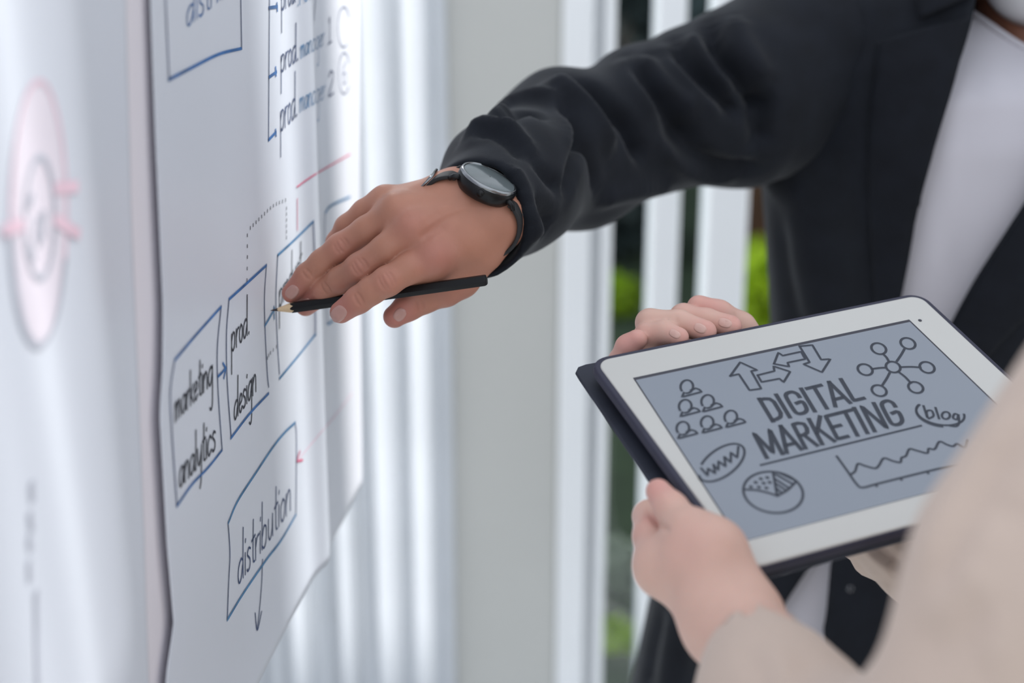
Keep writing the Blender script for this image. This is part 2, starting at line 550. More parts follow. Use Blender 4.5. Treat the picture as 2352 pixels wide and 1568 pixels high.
box_obj('bottom_rail', (colx(1552), YW + .01, 0), (colx(1612), YW + .08, .12), M['white'], w2, .005)
box_obj('top_rail', (colx(1552), YW + .01, ZT - .1), (colx(1612), YW + .08, ZT), M['white'], w2, .005)
# past the opening: a slim post, a pane, a wall pier, a second narrow pane, then wall (all unseen behind the man, added to cut the sun into bands)
d1 = structure(post('added_sun_post', 1833, 1896, None, (.0, .03)))  # hidden post added to split the sunlight reaching the far sheet
box_obj('pane', (colx(1896), YW + .012, .12), (colx(2058), YW + .018, ZT - .1), M['glass'], d1)
box_obj('bottom_rail', (colx(1896), YW + .0, 0), (colx(2058), YW + .03, .12), M['white'], d1, .005)
box_obj('top_rail', (colx(1702), YW + .0, ZT - .16), (colx(1833), YW + .03, ZT), M['white'], d1, .005)
box_obj('top_rail', (colx(1896), YW + .0, ZT - .1), (colx(2058), YW + .03, ZT), M['white'], d1, .005)
structure(box_obj('added_sun_pier', (colx(2058), YW, 0), (colx(2205), YW + .14, ZT), M['wall'], bevel=.01))  # hidden pier added to keep the sun off the middle of the paper
w3 = structure(post('added_sun_slot', 2205, 2212, None, (-.01, .03)))  # hidden slot added to throw a sun band on the near sheet
box_obj('pane', (colx(2212), YW + .012, 2.24), (colx(2378), YW + .018, ZT - .05), M['glass'], w3)
box_obj('added_sun_panel', (colx(2212), YW + .0, 0), (colx(2378), YW + .03, 2.24), M['white'], w3, .005)  # unseen panel, built high to block the sun from his shoulder
structure(box_obj('wall_right', (colx(2378), YW, 0), (3.4, YW + .14, ZT), M['wall'], bevel=.01))  # unseen wall, edge and length set to shade all but the sun slots

# curtain: one cloth gathered in pleats, full pleats near the wall end
def curtain():
    folds_px = [(470, 24), (540, 26), (598, 20), (662, 25), (722, 14), (778, 24), (828, 12), (880, 32), (968, 33), (1018, 14)]
    xs = np.linspace(colx(430), colx(1034), 420)
    dep = np.zeros_like(xs)
    for c, w in folds_px:
        cx_, wx = colx(c), (colx(c + w) - colx(c))
        dep = np.maximum(dep, (.006 + .016 * (w / 33)) * np.clip(1 - np.abs((xs - cx_) / (wx * 1.15)) ** 2.4, 0, 1))
    zs = np.linspace(.02, ZT - .02, 40)
    V = []
    for k, z in enumerate(zs):
        sway = .004 * math.sin(z * 2.1)
        for x, dd in zip(xs, dep):
            V.append((x + sway, YW - .010 - dd * (1 - .12 * math.sin(z * 1.7 + x * 9)), z))
    n = len(xs)
    Fq = np.array([(j*n+i, j*n+i+1, (j+1)*n+i+1, (j+1)*n+i) for j in range(len(zs)-1) for i in range(n-1)])
    root = thing('curtain', 'floor-length white curtain hanging in pleats beside the beige-grey wall', 'curtain', ((xs[0]+xs[-1])/2, YW - .06, 0))
    o = mesh_obj('pleated_cloth', V, Fq, M['curtain'], root)
    add_mod(o, 'SOLIDIFY', thickness=.002)
    v, f = tube([(xs[0] - .05, YW - .065, ZT - .02), (xs[-1] + .05, YW - .065, ZT - .02)], .012, 12)
    mesh_obj('curtain_rod', v, f, M['rail'], root)
    for q in (xs[0] - .03, xs[-1] + .03):
        v, f = tube([(q, YW - .065, ZT - .02), (q, YW + .002, ZT - .02)], .007, 10)
        mesh_obj('rod_bracket', v, f, M['rail'], root)
curtain()

# ---------------------------------------------------------------- garden outside
def leaf_cloud(name, centre, radii, count, size, matl, parent, shell=.35, squash=1.0):
    c = np.array(centre); r = np.array(radii)
    d = rng.normal(size=(count, 3)); d /= np.linalg.norm(d, axis=1, keepdims=True)
    rad = 1 - shell * rng.random(count) ** 2
    lump = 1 + .13 * np.sin(d[:, 0] * 9 + c[0] * 5) * np.sin(d[:, 2] * 8 + 1) + .08 * np.sin(d[:, 1] * 13)
    p = c + d * r * (rad * lump)[:, None]
    t = rng.normal(size=(count, 3)) + d * .9; t /= np.linalg.norm(t, axis=1, keepdims=True)
    s = np.cross(t, rng.normal(size=(count, 3))); s /= np.linalg.norm(s, axis=1, keepdims=True)
    L = size * (0.7 + .6 * rng.random(count))[:, None]; W = L * .42
    nrm = np.cross(t, s)
    V = np.empty((count, 6, 3))
    V[:, 0] = p - t * L * .5; V[:, 3] = p + t * L * .5
    V[:, 1] = p - t * L * .12 + s * W * .5 + nrm * W * .15; V[:, 5] = p - t * L * .12 - s * W * .5 + nrm * W * .15
    V[:, 2] = p + t * L * .2 + s * W * .4 + nrm * W * .12; V[:, 4] = p + t * L * .2 - s * W * .4 + nrm * W * .12
    b = (np.arange(count) * 6)[:, None]
    Q = np.concatenate([b + np.array([0, 1, 2, 3]), b + np.array([0, 3, 4, 5])])
    o = mesh_obj(name, V.reshape(-1, 3), Q, matl, parent, smooth=False)
    o['kind'] = 'stuff'
    return o

def gx(px, Y): return colx(px, Y)
def gz(py, Y):                                         # height seen at pixel row py at distance Y
    d = Y / (cp + (CY - py) / F * sp)
    return CAMZ - d * sp + (CY - py) / F * d * cp

def shrub(name, label, cat, px, py_top, py_bot, wpx, Y, count, size, matl, group=None, stems=4):
    zt, zb = gz(py_top, Y), gz(py_bot, Y)
    zb = max(zb, -.02)
    cz = (zt + zb) / 2; rx = wpx / F * Y / cp / 2
    x = gx(px, Y)
    root = thing(name, label, cat, (x, Y, -.03), group)
    leaf_cloud('foliage', (x, Y, cz), (rx, rx, (zt - zb) / 2), count, size, matl, root, shell=.55)
    geo = []
    for k in range(stems):
        a = 2 * math.pi * k / stems
        geo.append(tube([(x + .02*math.cos(a), Y + .02*math.sin(a), -.05), (x + rx*.3*math.cos(a), Y + rx*.3*math.sin(a), cz*.6), (x + rx*.5*math.cos(a), Y + rx*.5*math.sin(a), cz)], [.014, .010, .005], 7))
    v, f = join_geo(geo)
    mesh_obj('stem', v, f, M['bark'], root)
    return root

shrub('clipped_bush', 'bright lime-green rounded bush in the opening beside the dark blazer', 'bush', 1760, 575, 980, 300, 4.0, 7000, .045, M['leaf_bright'])
shrub('clipped_bush', 'small lime-green bush low beyond the dark glass pane', 'bush', 1412, 640, 900, 110, 5.2, 1500, .05, M['leaf_bright'])
shrub('leafy_shrub', 'pale-leaved shrub at the foot of the dark glass pane', 'shrub', 1425, 1280, 1500, 130, 3.1, 420, .085, M['leaf_pale'])
shrub('leafy_shrub', 'low green shrub below the pale-leaved one, at the bottom of the pane', 'shrub', 1420, 1500, 1640, 150, 2.85, 900, .06, M['leaf_bright'])
for px, wpx, lab in [(1380, 330, 'dark evergreen shrub filling the wide glass pane'), (1745, 290, 'dark evergreen shrub behind the lime-green bush')]:
    shrub('evergreen_shrub', lab, 'shrub', px, -420, 1400, wpx, 6.0, 4200, .13, M['leaf_dark'], 'evergreen shrubs along the garden wall')
def trunk(px, Y, r, lab):
    x = gx(px, Y)
    root = thing('tree', lab, 'tree', (x, Y, -.03))
    v, f = tube([(x, Y, -.05), (x + .02, Y, .8), (x - .02, Y, 1.7), (x + .03, Y + .02, 4.8)], [r*1.25, r*1.05, r, r*.8], 14)
    mesh_obj('trunk', v, f, M['bark'], root)
    leaf_cloud('crown', (x, Y, 5.2), (.9, .9, .8), 1500, .12, M['leaf_dark'], root)
trunk(1722, 4.7, .055, 'brown tree trunk seen above the lime-green bush')
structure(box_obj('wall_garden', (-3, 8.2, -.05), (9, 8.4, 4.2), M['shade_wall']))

# ================================================================ board with the two paper sheets
VX = 424 / F
BA = math.atan2(VX, math.hypot(1, 1134 / F))           # the board runs away from the lens at this heading
BU = np.array([math.sin(BA), math.cos(BA), 0]); BN = np.array([math.cos(BA), -math.sin(BA), 0]); BZ = np.array([0, 0, 1.0])
TIP = P(622, 713, 1.118)                                # the pencil's point, on the paper
H0 = TIP @ BN
def bp(u, z, w=0.0): return BU * u + BZ * z + BN * (H0 + w)
def on_board(px, py):
    r = P(px, py, 1.0) - np.array([0, 0, CAMZ]); t = H0 / (r @ BN); q = np.array([0, 0, CAMZ]) + t * r
    return q @ BU, q[2]

BACK = -.0018
def slab(name, u0, u1, z0, z1, w0, w1, m, parent, bevel=.003):
    V = [bp(u, z, w) for z in (z0, z1) for (u, w) in ((u0, w1), (u1, w1), (u1, w0), (u0, w0))]
    f = [(0,3,2,1),(4,5,6,7),(0,1,5,4),(1,2,6,5),(2,3,7,6),(3,0,4,7)]
    o = mesh_obj(name, V, f, m, parent, smooth=False)
    add_mod(o, 'BEVEL', width=bevel, segments=2)
    return o
ROOTB = bp(.55, 0, BACK)
board = thing('flip_chart_board', 'long pale lavender board on legs behind the two paper sheets', 'board', (ROOTB[0], ROOTB[1], 0))
slab('board_panel', .06, .93, 1.035, 1.86, BACK - .012, BACK, M['board'], board)
slab('clamp_rail', .05, 1.36, 1.83, 1.87, BACK + .001, .012, M['rail'], board)
slab('support_arm', .80, 1.36, 1.80, 1.83, BACK - .02, BACK - .002, M['rail'], board)
for u in (.12, .80):
    v, f = tube([bp(u, 1.45, BACK - .027), bp(u, .012, BACK - .027)], .014, 12)
    mesh_obj('leg', v, f, M['rail'], board)
    v, f = tube([bp(u, .014, BACK - .20), bp(u, .014, BACK + .10)], .014, 12)
    mesh_obj('foot', v, f, M['rail'], board)

def sheet(name, label, wave, us, zs, edge):
    root = thing(name, label, 'paper sheet', bp(us.mean(), zs[0], 0), 'flip-chart sheets on the board')
    V = []
    for z in zs:
        for u in us:
            uu, ww = edge(u, z)
            V.append(bp(uu, z, ww + wave(uu, z)))
    n = len(us)
    Q = np.array([(j*n+i, j*n+i+1, (j+1)*n+i+1, (j+1)*n+i) for j in range(len(zs)-1) for i in range(n-1)])
    V = np.array(V)
    o = mesh_obj('sheet', V, Q, M['paper'], root)
    add_mod(o, 'SOLIDIFY', thickness=.0003, offset=-1)
    return root, bvh_of(V, Q)

def sm(a, b, x):
    t = np.clip((x - a) / (b - a), 0, 1); return t * t * (3 - 2 * t)

def waveB(u, z):
    # gentle curl off the board at the near edge, two vertical buckles towards the far edge
    w = .0015 * (1 - sm(.79, .86, u))
    drop = sm(1.75, 1.0, z)
    c1 = 1.165 + .01 * math.sin(5 * z)
    w += BUCK1 * math.exp(-((u - c1) / .022) ** 2)
    w += -BUCK2 * sm(1.27, 1.40, u) * 1.0
    w += .0015 * (1 + math.sin(7 * u + 2 * z)) * (1 - sm(1.0, 1.3, u)) * (1 - math.exp(-((u - 1.04) / .15) ** 2))
    return w
BUCK1, BUCK2 = .006, .0
zb = 1.000
usB = np.linspace(.800, 1.385, 260); zsB = np.linspace(zb, 1.846, 110)
LEB = np.array(sorted([on_board(*q)[::-1] for q in [(330, -300), (335, 0), (344, 300), (360, 700), (358, 850), (351, 950), (368, 1250), (384, 1430), (365, 1560), (366, 1800)]]))
REB = np.array(sorted([on_board(*q)[::-1] for q in [(824, -300), (825, 0), (827, 500), (829, 800), (831, 1000), (832, 1130)]]))
def edgeB(u, z):
    k = np.clip(1 - (u - .80) / .12, 0, 1) ** 1.5
    k2 = sm(1.20, 1.385, u)
    return u + k * (np.interp(z, LEB[:, 0], LEB[:, 1]) - .80) + k2 * (np.interp(z, REB[:, 0], REB[:, 1]) - 1.385), 0.0
sheetB, bvB = sheet('paper_sheet', 'large white paper sheet with blue flow-chart boxes, under the hand with the pencil', waveB, usB, zsB, edgeB)

def waveA(u, z):
    w = .001 + .005 * math.exp(-((u - .70) / .035) ** 2) + .004 * math.exp(-((u - (.625 + .02 * sm(1.5, 1.15, z))) / .022) ** 2)
    return w
usA = np.linspace(.10, .775, 240); zsA = np.linspace(.985, 1.846, 80)
REA = np.array(sorted([on_board(*q)[::-1] for q in [(275, -300), (285, 0), (298, 500), (310, 800), (325, 1200), (332, 1568), (336, 1800)]]))
def edgeA(u, z):
    k = np.clip((u - .60) / .175, 0, 1)
    return u + k * (np.interp(z, REA[:, 0], REA[:, 1]) - .775), 0.0
sheetA, bvA = sheet('paper_sheet', 'blurred white paper sheet nearest the lens with a pink and grey oval drawing', waveA, usA, zsA, edgeA)

# ---------------------------------------------------------------- handwriting (single-stroke letters, x-height 1)
BOWL = [(.58, .85), (.38, 1), (.08, .78), (0, .35), (.14, .02), (.38, .12), (.58, .62)]
HAND = {
 'a': (.82, [BOWL + [(.6, .98), (.6, .3), (.70, .02)]]),
 'b': (.80, [[(.02, 2.2), (0, .05)], [(.0, .55), (.25, .98), (.52, .8), (.5, .2), (.25, 0), (.0, .2)]]),
 'c': (.66, [[(.5, .82), (.32, 1), (.06, .75), (0, .3), (.16, 0), (.48, .2)]]),
 'd': (.84, [BOWL, [(.62, 2.3), (.6, .9), (.62, .02)]]),
 'e': (.66, [[(.04, .48), (.44, .62), (.42, .92), (.22, 1), (.02, .62), (.06, .18), (.26, 0), (.5, .22)]]),
 'f': (.5, [[(.42, 2.1), (.2, 1.9), (.18, 0)], [(0, 1.05), (.4, 1.12)]]),
 'g': (.80, [BOWL, [(.6, 1), (.62, -.6), (.58, -1.25), (.40, -1.45), (.22, -1.3)]]),
 'h': (.74, [[(0, 2.1), (0, 0)], [(0, .55), (.26, 1), (.5, .82), (.52, 0)]]),
 'i': (.28, [[(.05, 1), (.05, .02)], [(.06, 1.5), (.09, 1.62)]]),
 'k': (.62, [[(0, 2.0), (0, 0)], [(.46, 1.05), (.03, .42)], [(.12, .52), (.5, .0)]]),
 'l': (.28, [[(.04, 2.1), (.05, .02)]]),
 'm': (1.02, [[(0, 1), (0, -.05)], [(0, .6), (.2, 1), (.36, .85), (.37, 0)], [(.37, .6), (.57, 1), (.74, .85), (.76, 0)]]),
 'n': (.74, [[(0, 1), (0, 0)], [(0, .55), (.26, 1), (.48, .82), (.52, 0)]]),
 'o': (.70, [[(.3, 1), (.04, .72), (.06, .2), (.28, 0), (.5, .3), (.48, .78), (.28, 1)]]),
 'p': (.80, [[(0, 1.0), (.0, -1.25)], [(0, .6), (.22, 1), (.5, .85), (.5, .25), (.24, 0), (.0, .2)]]),
 'r': (.52, [[(0, 1), (0, 0)], [(0, .55), (.18, .92), (.42, .98)]]),
 's': (.58, [[(.42, .88), (.22, 1), (.04, .78), (.36, .42), (.34, .08), (.1, 0), (0, .12)]]),
 't': (.5, [[(.2, 2.0), (.18, .25), (.36, .02)], [(.0, 1.1), (.42, 1.2)]]),
 'u': (.76, [[(0, 1), (.02, .25), (.2, 0), (.46, .3), (.52, 1)], [(.52, 1), (.54, 0)]]),
 'v': (.6, [[(0, 1), (.24, 0), (.5, 1)]]),
 'w': (.95, [[(0, 1), (.16, 0), (.38, .8), (.56, 0), (.80, 1)]]),
 'y': (.74, [[(0, 1), (.1, .25), (.3, .1), (.54, .7)], [(.58, 1), (.54, -.7), (.36, -1.2)]]),
 '.': (.3, [[(.05, .0), (.09, .08)]]),
 '1': (.5, [[(.1, 1.9), (.2, 2.3), (.2, 0)], [(0, 0), (.42, .02)]]),
 '2': (.6, [[(0, 1.8), (.2, 2.2), (.42, 1.8), (.3, 1.0), (0, .02), (.45, .05)]]),
 ' ': (.45, []),
}
def word(text, b0, b1, up, slant=0.0, squeeze=1.0):
    total = sum(HAND[c][0] for c in text) - .12
    b0 = np.array(b0, float); b1 = np.array(b1, float); up = np.array(up, float)
    x = 0; out = []
    for c in text:
        adv, st = HAND[c]
        for s in st:
            s = np.array(s, float)
            out.append(b0 + (b1 - b0) * ((x + (s[:, :1] + slant * s[:, 1:])) / total) + up * s[:, 1:])
        x += adv
    return out

def write(bv, parent, text, b0, b1, up, w, m, slant=0.0, name='handwriting'):
    return ink(name, bv, word(text, b0, b1, up, slant), w, m, parent, step=3.0)

W1 = .0019
pb = sheetB
inks('box_line', bvB, [[(379, 0), (383, 90), (387, 182)], [(552, 0), (553, 60), (554, 110)]], W1 * .8, M['ink_navy'], pb)
inks('box_line', bvB, [[(386, 183), (438, 156), (500, 125), (554, 111)]], W1 * 1.1, M['ink_blue'], pb)
write(bvB, pb, 'distribu', (428, 62), (540, -28), (1, -44), W1 * .7, M['ink_blue'])
ink('bracket', bvB, [[(618, -40), (618, 0), (617, 120), (616, 321)]], W1 * .8, M['ink_navy'], pb)
inks('arrow_line', bvB, [[(617, 18), (636, 15)], [(635, 8), (636, 24)], [(617, 177), (634, 165)], [(632, 155), (633, 173)], [(616, 321), (633, 303)], [(632, 298), (633, 311)]], W1 * 1.3, M['ink_blue'], pb, smooth=0)
WB = W1 * .82
write(bvB, pb, 'prod', (646, 24), (678, 4), (0, -40), WB, M['ink_navy'])
write(bvB, pb, '.resea', (682, 14), (746, -22), (0, -28), WB * .6, M['ink_blue2'])
ink('handwriting', bvB, [[(724, 0), (722, 26), (721, 46)]], WB, M['ink_navy'], pb)
write(bvB, pb, 'prod.', (645, 166), (684, 137), (0, -38), WB, M['ink_navy'])
write(bvB, pb, 'manager', (690, 133), (744, 103), (0, -27), WB * .6, M['ink_blue2'])
write(bvB, pb, '1', (753, 101), (760, 96), (0, -25), WB, M['ink_navy'])
write(bvB, pb, 'prod.', (644, 302), (682, 265), (0, -46), WB, M['ink_navy'])
write(bvB, pb, 'manager', (688, 256), (746, 226), (0, -30), WB * .6, M['ink_blue2'])
write(bvB, pb, '2', (754, 221), (766, 214), (0, -25), WB, M['ink_navy'])
inks('number_ring', bvB, [oval(789, 62, 14, 46, 0, 60, 330)], W1 * .55, M['ink_navy'], pb)
inks('number_ring', bvB, [oval(790, 168, 13, 47, 0, 40, 330)], W1 * .55, M['ink_navy'], pb)
ink('handwriting', bvB, [[(793, 140), (787, 165), (788, 190), (794, 188), (793, 168), (787, 170)]], W1 * .5, M['ink_navy'], pb)
# first flow box
inks('box_line', bvB, [[(507, 703), (498, 800), (500, 900), (509, 1031)], [(400, 827), (390, 900), (394, 1000), (405, 1160)]], W1 * .85, M['ink_navy'], pb)
inks('box_line', bvB, [[(400, 827), (450, 768), (507, 704)], [(405, 1162), (440, 1112), (478, 1072), (509, 1033)]], W1 * 1.05, M['ink_blue'], pb)
write(bvB, pb, 'marketing', (401, 967), (488, 878), (0, -40), WB * 1.15, M['ink_black'])
write(bvB, pb, 'analytics', (411, 1120), (494, 1030), (0, -43), WB * 1.15, M['ink_black'])
inks('arrow_line', bvB, [[(499, 865), (508, 856), (517, 846)], [(511, 834), (518, 846), (513, 868)]], W1 * 1.1, M['ink_blue'], pb, smooth=0)
# second flow box
inks('box_line', bvB, [[(611, 607), (606.5, 681), (608, 761), (613, 858), (616, 888)], [(525, 686), (519, 770), (521, 880), (530, 1005)]], W1 * .85, M['ink_navy'], pb)
inks('box_line', bvB, [[(525, 687), (566, 650), (611, 609)], [(529, 1006), (572, 950), (616, 903)]], W1 * 1.15, M['ink_blue'], pb)
write(bvB, pb, 'prod.', (531, 808), (572, 764), (0, -40), WB * 1.1, M['ink_black'])
write(bvB, pb, 'design', (537, 966), (588, 896), (0, -40), WB * 1.15, M['ink_black'])
inks('arrow_line', bvB, [[(607, 748), (618, 730), (630, 708)], [(628, 704), (629, 731)]], W1 * 1.1, M['ink_blue2'], pb, smooth=0)
# third flow box, partly under the fingers
inks('box_line', bvB, [[(719, 507), (722, 600), (724, 770)], [(637, 586), (633, 680), (636, 780), (641, 858)]], W1 * .85, M['ink_navy'], pb)
inks('box_line', bvB, [[(637, 586), (676, 550), (719, 508)], [(641, 869), (680, 822), (724, 767)]], W1 * 1.15, M['ink_blue2'], pb)
write(bvB, pb, 'product', (641, 706), (692, 628), (0, -38), WB, M['ink_black'])
# fourth flow box at the far edge
inks('box_line', bvB, [[(746, 488), (745, 540), (747, 640), (751, 742)]], W1 * .85, M['ink_navy'], pb)
inks('box_line', bvB, [[(746, 489), (756, 475), (775, 464), (803, 452)], [(752, 745), (764, 736)]], W1 * 1.15, M['ink_blue2'], pb)
# dotted links
def dots(pts, n):
    p = spline(pts, 10); t = np.linspace(0, len(p) - 1, n)
    return [[(np.interp(k, range(len(p)), p[:, 0]), np.interp(k, range(len(p)), p[:, 1]) - 2.6), (np.interp(k, range(len(p)), p[:, 0]), np.interp(k, range(len(p)), p[:, 1]) + 2.6)] for k in t]
ink('dotted_line', bvB, dots([(574, 523), (600, 497), (627, 472), (655, 459)], 13) + dots([(657, 478), (657, 545)], 6) + dots([(567, 540), (567, 590), (566, 643)], 5), W1 * .66, M['ink_black'], pb, step=1.5, smooth=0)
ink('dotted_line', bvB, dots([(613, 822), (620, 810), (634, 796)], 5), W1 * .66, M['ink_black'], pb, step=1.5, smooth=0)
# red links
inks('red_line', bvB, [[(681, 429), (720, 402), (803, 354)], [(682, 456), (682, 528)]], W1 * .75, M['ink_red'], pb)
inks('red_line', bvB, [[(681, 1059), (730, 1000), (768, 955), (808, 903)]], W1 * .6, M['ink_pink'], pb)
inks('red_line', bvB, [[(688, 1036), (680, 1059), (694, 1056)]], W1 * 1.1, M['ink_red'], pb, smooth=0)
# distribution box
inks('box_line', bvB, [[(677, 970), (680, 1000), (680, 1080), (679, 1180)], [(523, 1202), (527, 1270), (524, 1340), (521, 1422)]], W1 * .85, M['ink_navy'], pb)
inks('box_line', bvB, [[(523, 1201), (545, 1150), (585, 1088), (625, 1028), (652, 994), (677, 970)], [(521, 1423), (558, 1362), (610, 1286), (645, 1240), (679, 1181)]], W1 * 1.2, M['ink_blue2'], pb)
write(bvB, pb, 'distribution', (546, 1343), (668, 1168), (0, -50), WB * 1.1, M['ink_navy'])
inks('arrow_line', bvB, [[(602, 1285), (600, 1340), (595, 1400), (590, 1445)], [(585, 1408), (590, 1446), (600, 1404)]], W1 * .9, M['ink_navy'], pb)
# the near sheet: oval figure and faint notes
pa = sheetA
def disc(bv, cx, cy, rx, ry, name, m, parent):
    rows = 26; V = []; Fc = []
    for j in range(rows + 1):
        t = -1 + 2 * j / rows; hw = rx * math.sqrt(max(0, 1 - t*t))
        for s in range(7):
            h = hit(bv, cx + hw * (s / 3 - 1), cy + ry * t * .999)
            V.append(h[0] + h[1] * .0003 if h is not None else P(cx, cy, .7))
    Fc = [(j*7+i, j*7+i+1, (j+1)*7+i+1, (j+1)*7+i) for j in range(rows) for i in range(6)]
    return mesh_obj(name, V, Fc, m, parent, smooth=False)
disc(bvA, 88, 490, 62, 300, 'pink_oval', M['ink_wash'], pa)
ink('oval_outline', bvA, [oval(88, 490, 64, 304, 0, 20, 172)], .0035, M['ink_grey'], pa, off=.0006)
ink('oval_outline', bvA, [oval(88, 490, 64, 304, 0, 172, 380)], .0022, M['ink_pink'], pa, off=.0006)
ink('inner_oval', bvA, [oval(90, 500, 34, 140)], .0032, M['ink_grey'], pa, off=.0007)
inks('pink_tick', bvA, [[(128, 432), (172, 428)], [(128, 505), (176, 535)], [(10, 528), (48, 516)]], .006, M['ink_pink'], pa, off=.0008, smooth=0)
ink('handwriting', bvA, [[(70, 450), (66, 470)], [(84, 500), (80, 530), (88, 560)], [(98, 490), (96, 540)], [(62, 560), (74, 590)]], .004, M['ink_grey'], pa, off=.0008)
ink('handwriting', bvA, [[(72, 1110), (74, 1145)], [(68, 1180), (72, 1215)], [(66, 1235), (70, 1260)], [(66, 1290), (68, 1330)], [(82, 1360), (84, 1480), (86, 1568)]], .0035, M['ink_grey'], pa)

# ================================================================ the man at the sheet
NWATCH = unit(np.array([.41, -.81, -.42])); MWATCH = unit(np.array([.89, .455, .02])); AXIS = unit(np.array([.19, -.374, .907]))
def camvec(v):                                         # (right, down, forward) of the lens -> world
    x, y, z = v
    return np.array([x, z * cp - y * sp, -z * sp - y * cp])
wn_, wm_, wa_ = camvec(NWATCH), camvec(MWATCH), camvec(AXIS)
wm_ = unit(wm_ - wn_ * (wm_ @ wn_)); wa_ = unit(np.cross(wn_, wm_)); wa_ = wa_ if wa_ @ camvec(AXIS) > 0 else -wa_

WR = P(1086, 484, 1.105)                                # wrist centre
EL = P(1262, 312, 1.33)                                 # elbow
SH = P(1850, 92, 1.43)                                  # shoulder

man = thing('person', 'person in dark navy blazer and white t-shirt reaching to the sheet with a pencil', 'person', (P(2250, 900, 1.5)[0], P(2250, 900, 1.5)[1], 0))

def hand_field(lo, hi, vox, palm, fingers, kp, kf, web=.010):
    """palm: list of capsules; fingers: list of lists of (A,B,ra,rb). Fingers stay apart, all blend into the palm"""
    base = Field(lo, hi, vox)
    for A, B, ra, rb, *fl in palm: base.add(A, B, ra, rb, kp, flat=fl[0] if fl else None)
    res = Field(lo, hi, vox); res.d = base.d.copy()
    for fi in fingers:
        g = Field(lo, hi, vox)
        for A, B, ra, rb, *fl in fi: g.add(A, B, ra, rb, kf, flat=fl[0] if fl else None)
        h = np.maximum(web - np.abs(base.d - g.d), 0) / web
        gd = np.minimum(base.d, g.d) - h*h*web*.25
        k = .0012
        h = np.maximum(k - np.abs(res.d - gd), 0) / k
        res.d = np.minimum(res.d, gd) - h*h*k*.25
    return res

# joints of the writing hand (photograph pixel + depth, radius in m)
def chain(js):
    pts = [(P(x, y, d), r) for x, y, d, r in js]
    return [(pts[i][0], pts[i+1][0], pts[i][1], pts[i+1][1]) for i in range(len(pts) - 1)]
index = chain([(1004, 590, 1.078, .0125), (940, 616, 1.071, .0108), (889, 646, 1.068, .0106), (852, 668, 1.072, .0098), (824, 688, 1.076, .0096), (783, 717, 1.083, .0082)])
middle = chain([(952, 524, 1.078, .0128), (888, 572, 1.078, .0110), (826, 615, 1.083, .0106), (784, 642, 1.096, .0098), (748, 666, 1.110, .0094), (702, 702, 1.1275, .0080)])
ring = chain([(912, 486, 1.090, .0120), (842, 530, 1.095, .0106), (782, 568, 1.100, .0102), (740, 602, 1.106, .0094), (706, 633, 1.111, .0090), (670, 673, 1.117, .0076)])
little = chain([(884, 462, 1.108, .0108), (838, 487, 1.114, .0094), (797, 521, 1.120, .0088), (774, 556, 1.126, .0080), (762, 592, 1.132, .0072)])
thumb = chain([(1060, 606, 1.112, .0175), (1048, 640, 1.108, .0155), (1022, 664, 1.104, .0128), (975, 686, 1.102, .0105), (938, 704, 1.100, .0102), (906, 727, 1.099, .0085)])
palm = []
for (x, y, d, r) in [(1004, 590, 1.080, .0128), (952, 524, 1.080, .0128), (912, 486, 1.092, .0118), (890, 464, 1.109, .0105)]:
    pass
wrA = WR + wm_ * .017 + wa_ * .002; wrB = WR - wm_ * .015 + wa_ * .002
palm += [(wrA, P(1004, 590, 1.082), .0190, .0138), (wrA, P(985, 560, 1.080), .0190, .0130), (WR, P(952, 524, 1.082), .0195, .0135), (WR, P(925, 500, 1.086), .019, .0125), (wrB, P(912, 486, 1.093), .0190, .0128), (wrB, P(888, 466, 1.109), .0175, .0115)]
palm += [(P(1040, 560, 1.098), P(1000, 600, 1.093), .020, .014), (P(1045, 540, 1.105), P(985, 520, 1.100), .022, .016)]
palm += [(wrA, wrA + wa_ * .07, .0185, .022), (wrB, wrB + wa_ * .07, .0185, .022), (WR, WR + wa_ * .07, .020, .024), (wrA, wrB, .019, .019)]
palm += [(P(1000, 622, 1.094), P(955, 640, 1.092), .0125, .0100)]
palm += [(P(1095, 575, 1.106), P(1062, 622, 1.110), .0190, .0155)]
allp = [q for c in (index, middle, ring, little, thumb, palm) for s in c for q in s[:2]]
lo = np.min(allp, 0) - .03; hi = np.max(allp, 0) + .03
hf = hand_field(lo, hi, .00105, palm, [index, middle, ring, little, thumb], .012, .004, .009)
# knuckle and tendon relief
for (x, y, d, r) in [(1001, 585, 1.0715, .0085), (948, 517, 1.0715, .0085), (908, 480, 1.082, .008)]:
    hf.add(P(x, y, d), P(x + 14, y - 4, d + .001), r, r * .8, .010)
for a, b in (((990, 578, 1.0705), (1075, 512, 1.085)), ((940, 515, 1.072), (1062, 478, 1.084)), ((905, 482, 1.082), (1045, 462, 1.089))):
    hf.add(P(*a), P(*b), .0040, .0030, .010)
Vh, Qh = hf.mesh(2)
fold_h = []
def creases(cx, cy, ang, half, n, gap, amp=-.0009, w=.0010):
    c, s = math.cos(ang), math.sin(ang); out = []
    for k in range(n):
        o = (k - (n - 1) / 2) * gap
        L = half * (1 - .12 * abs(k - (n - 1) / 2))
        pts = []
        for t in (-1, -.5, 0, .5, 1):
            bend = (1 - t * t) * 3.0 * (1 if o >= 0 else -1)
            pts.append((cx + c * (o + bend) - s * t * L, cy + s * (o + bend) + c * t * L))
        out.append((pts, amp, w))
    return out
fa = math.radians(150)
fold_h += creases(889, 645, fa, 22, 4, 8.5) + creases(826, 612, math.radians(147), 19, 4, 8.5) + creases(784, 564, math.radians(148), 17, 4, 8)
fold_h += creases(824, 687, fa, 17, 2, 7) + creases(747, 662, math.radians(147), 15, 2, 7) + creases(706, 630, math.radians(140), 15, 2, 7) + creases(966, 700, math.radians(165), 14, 2, 8)
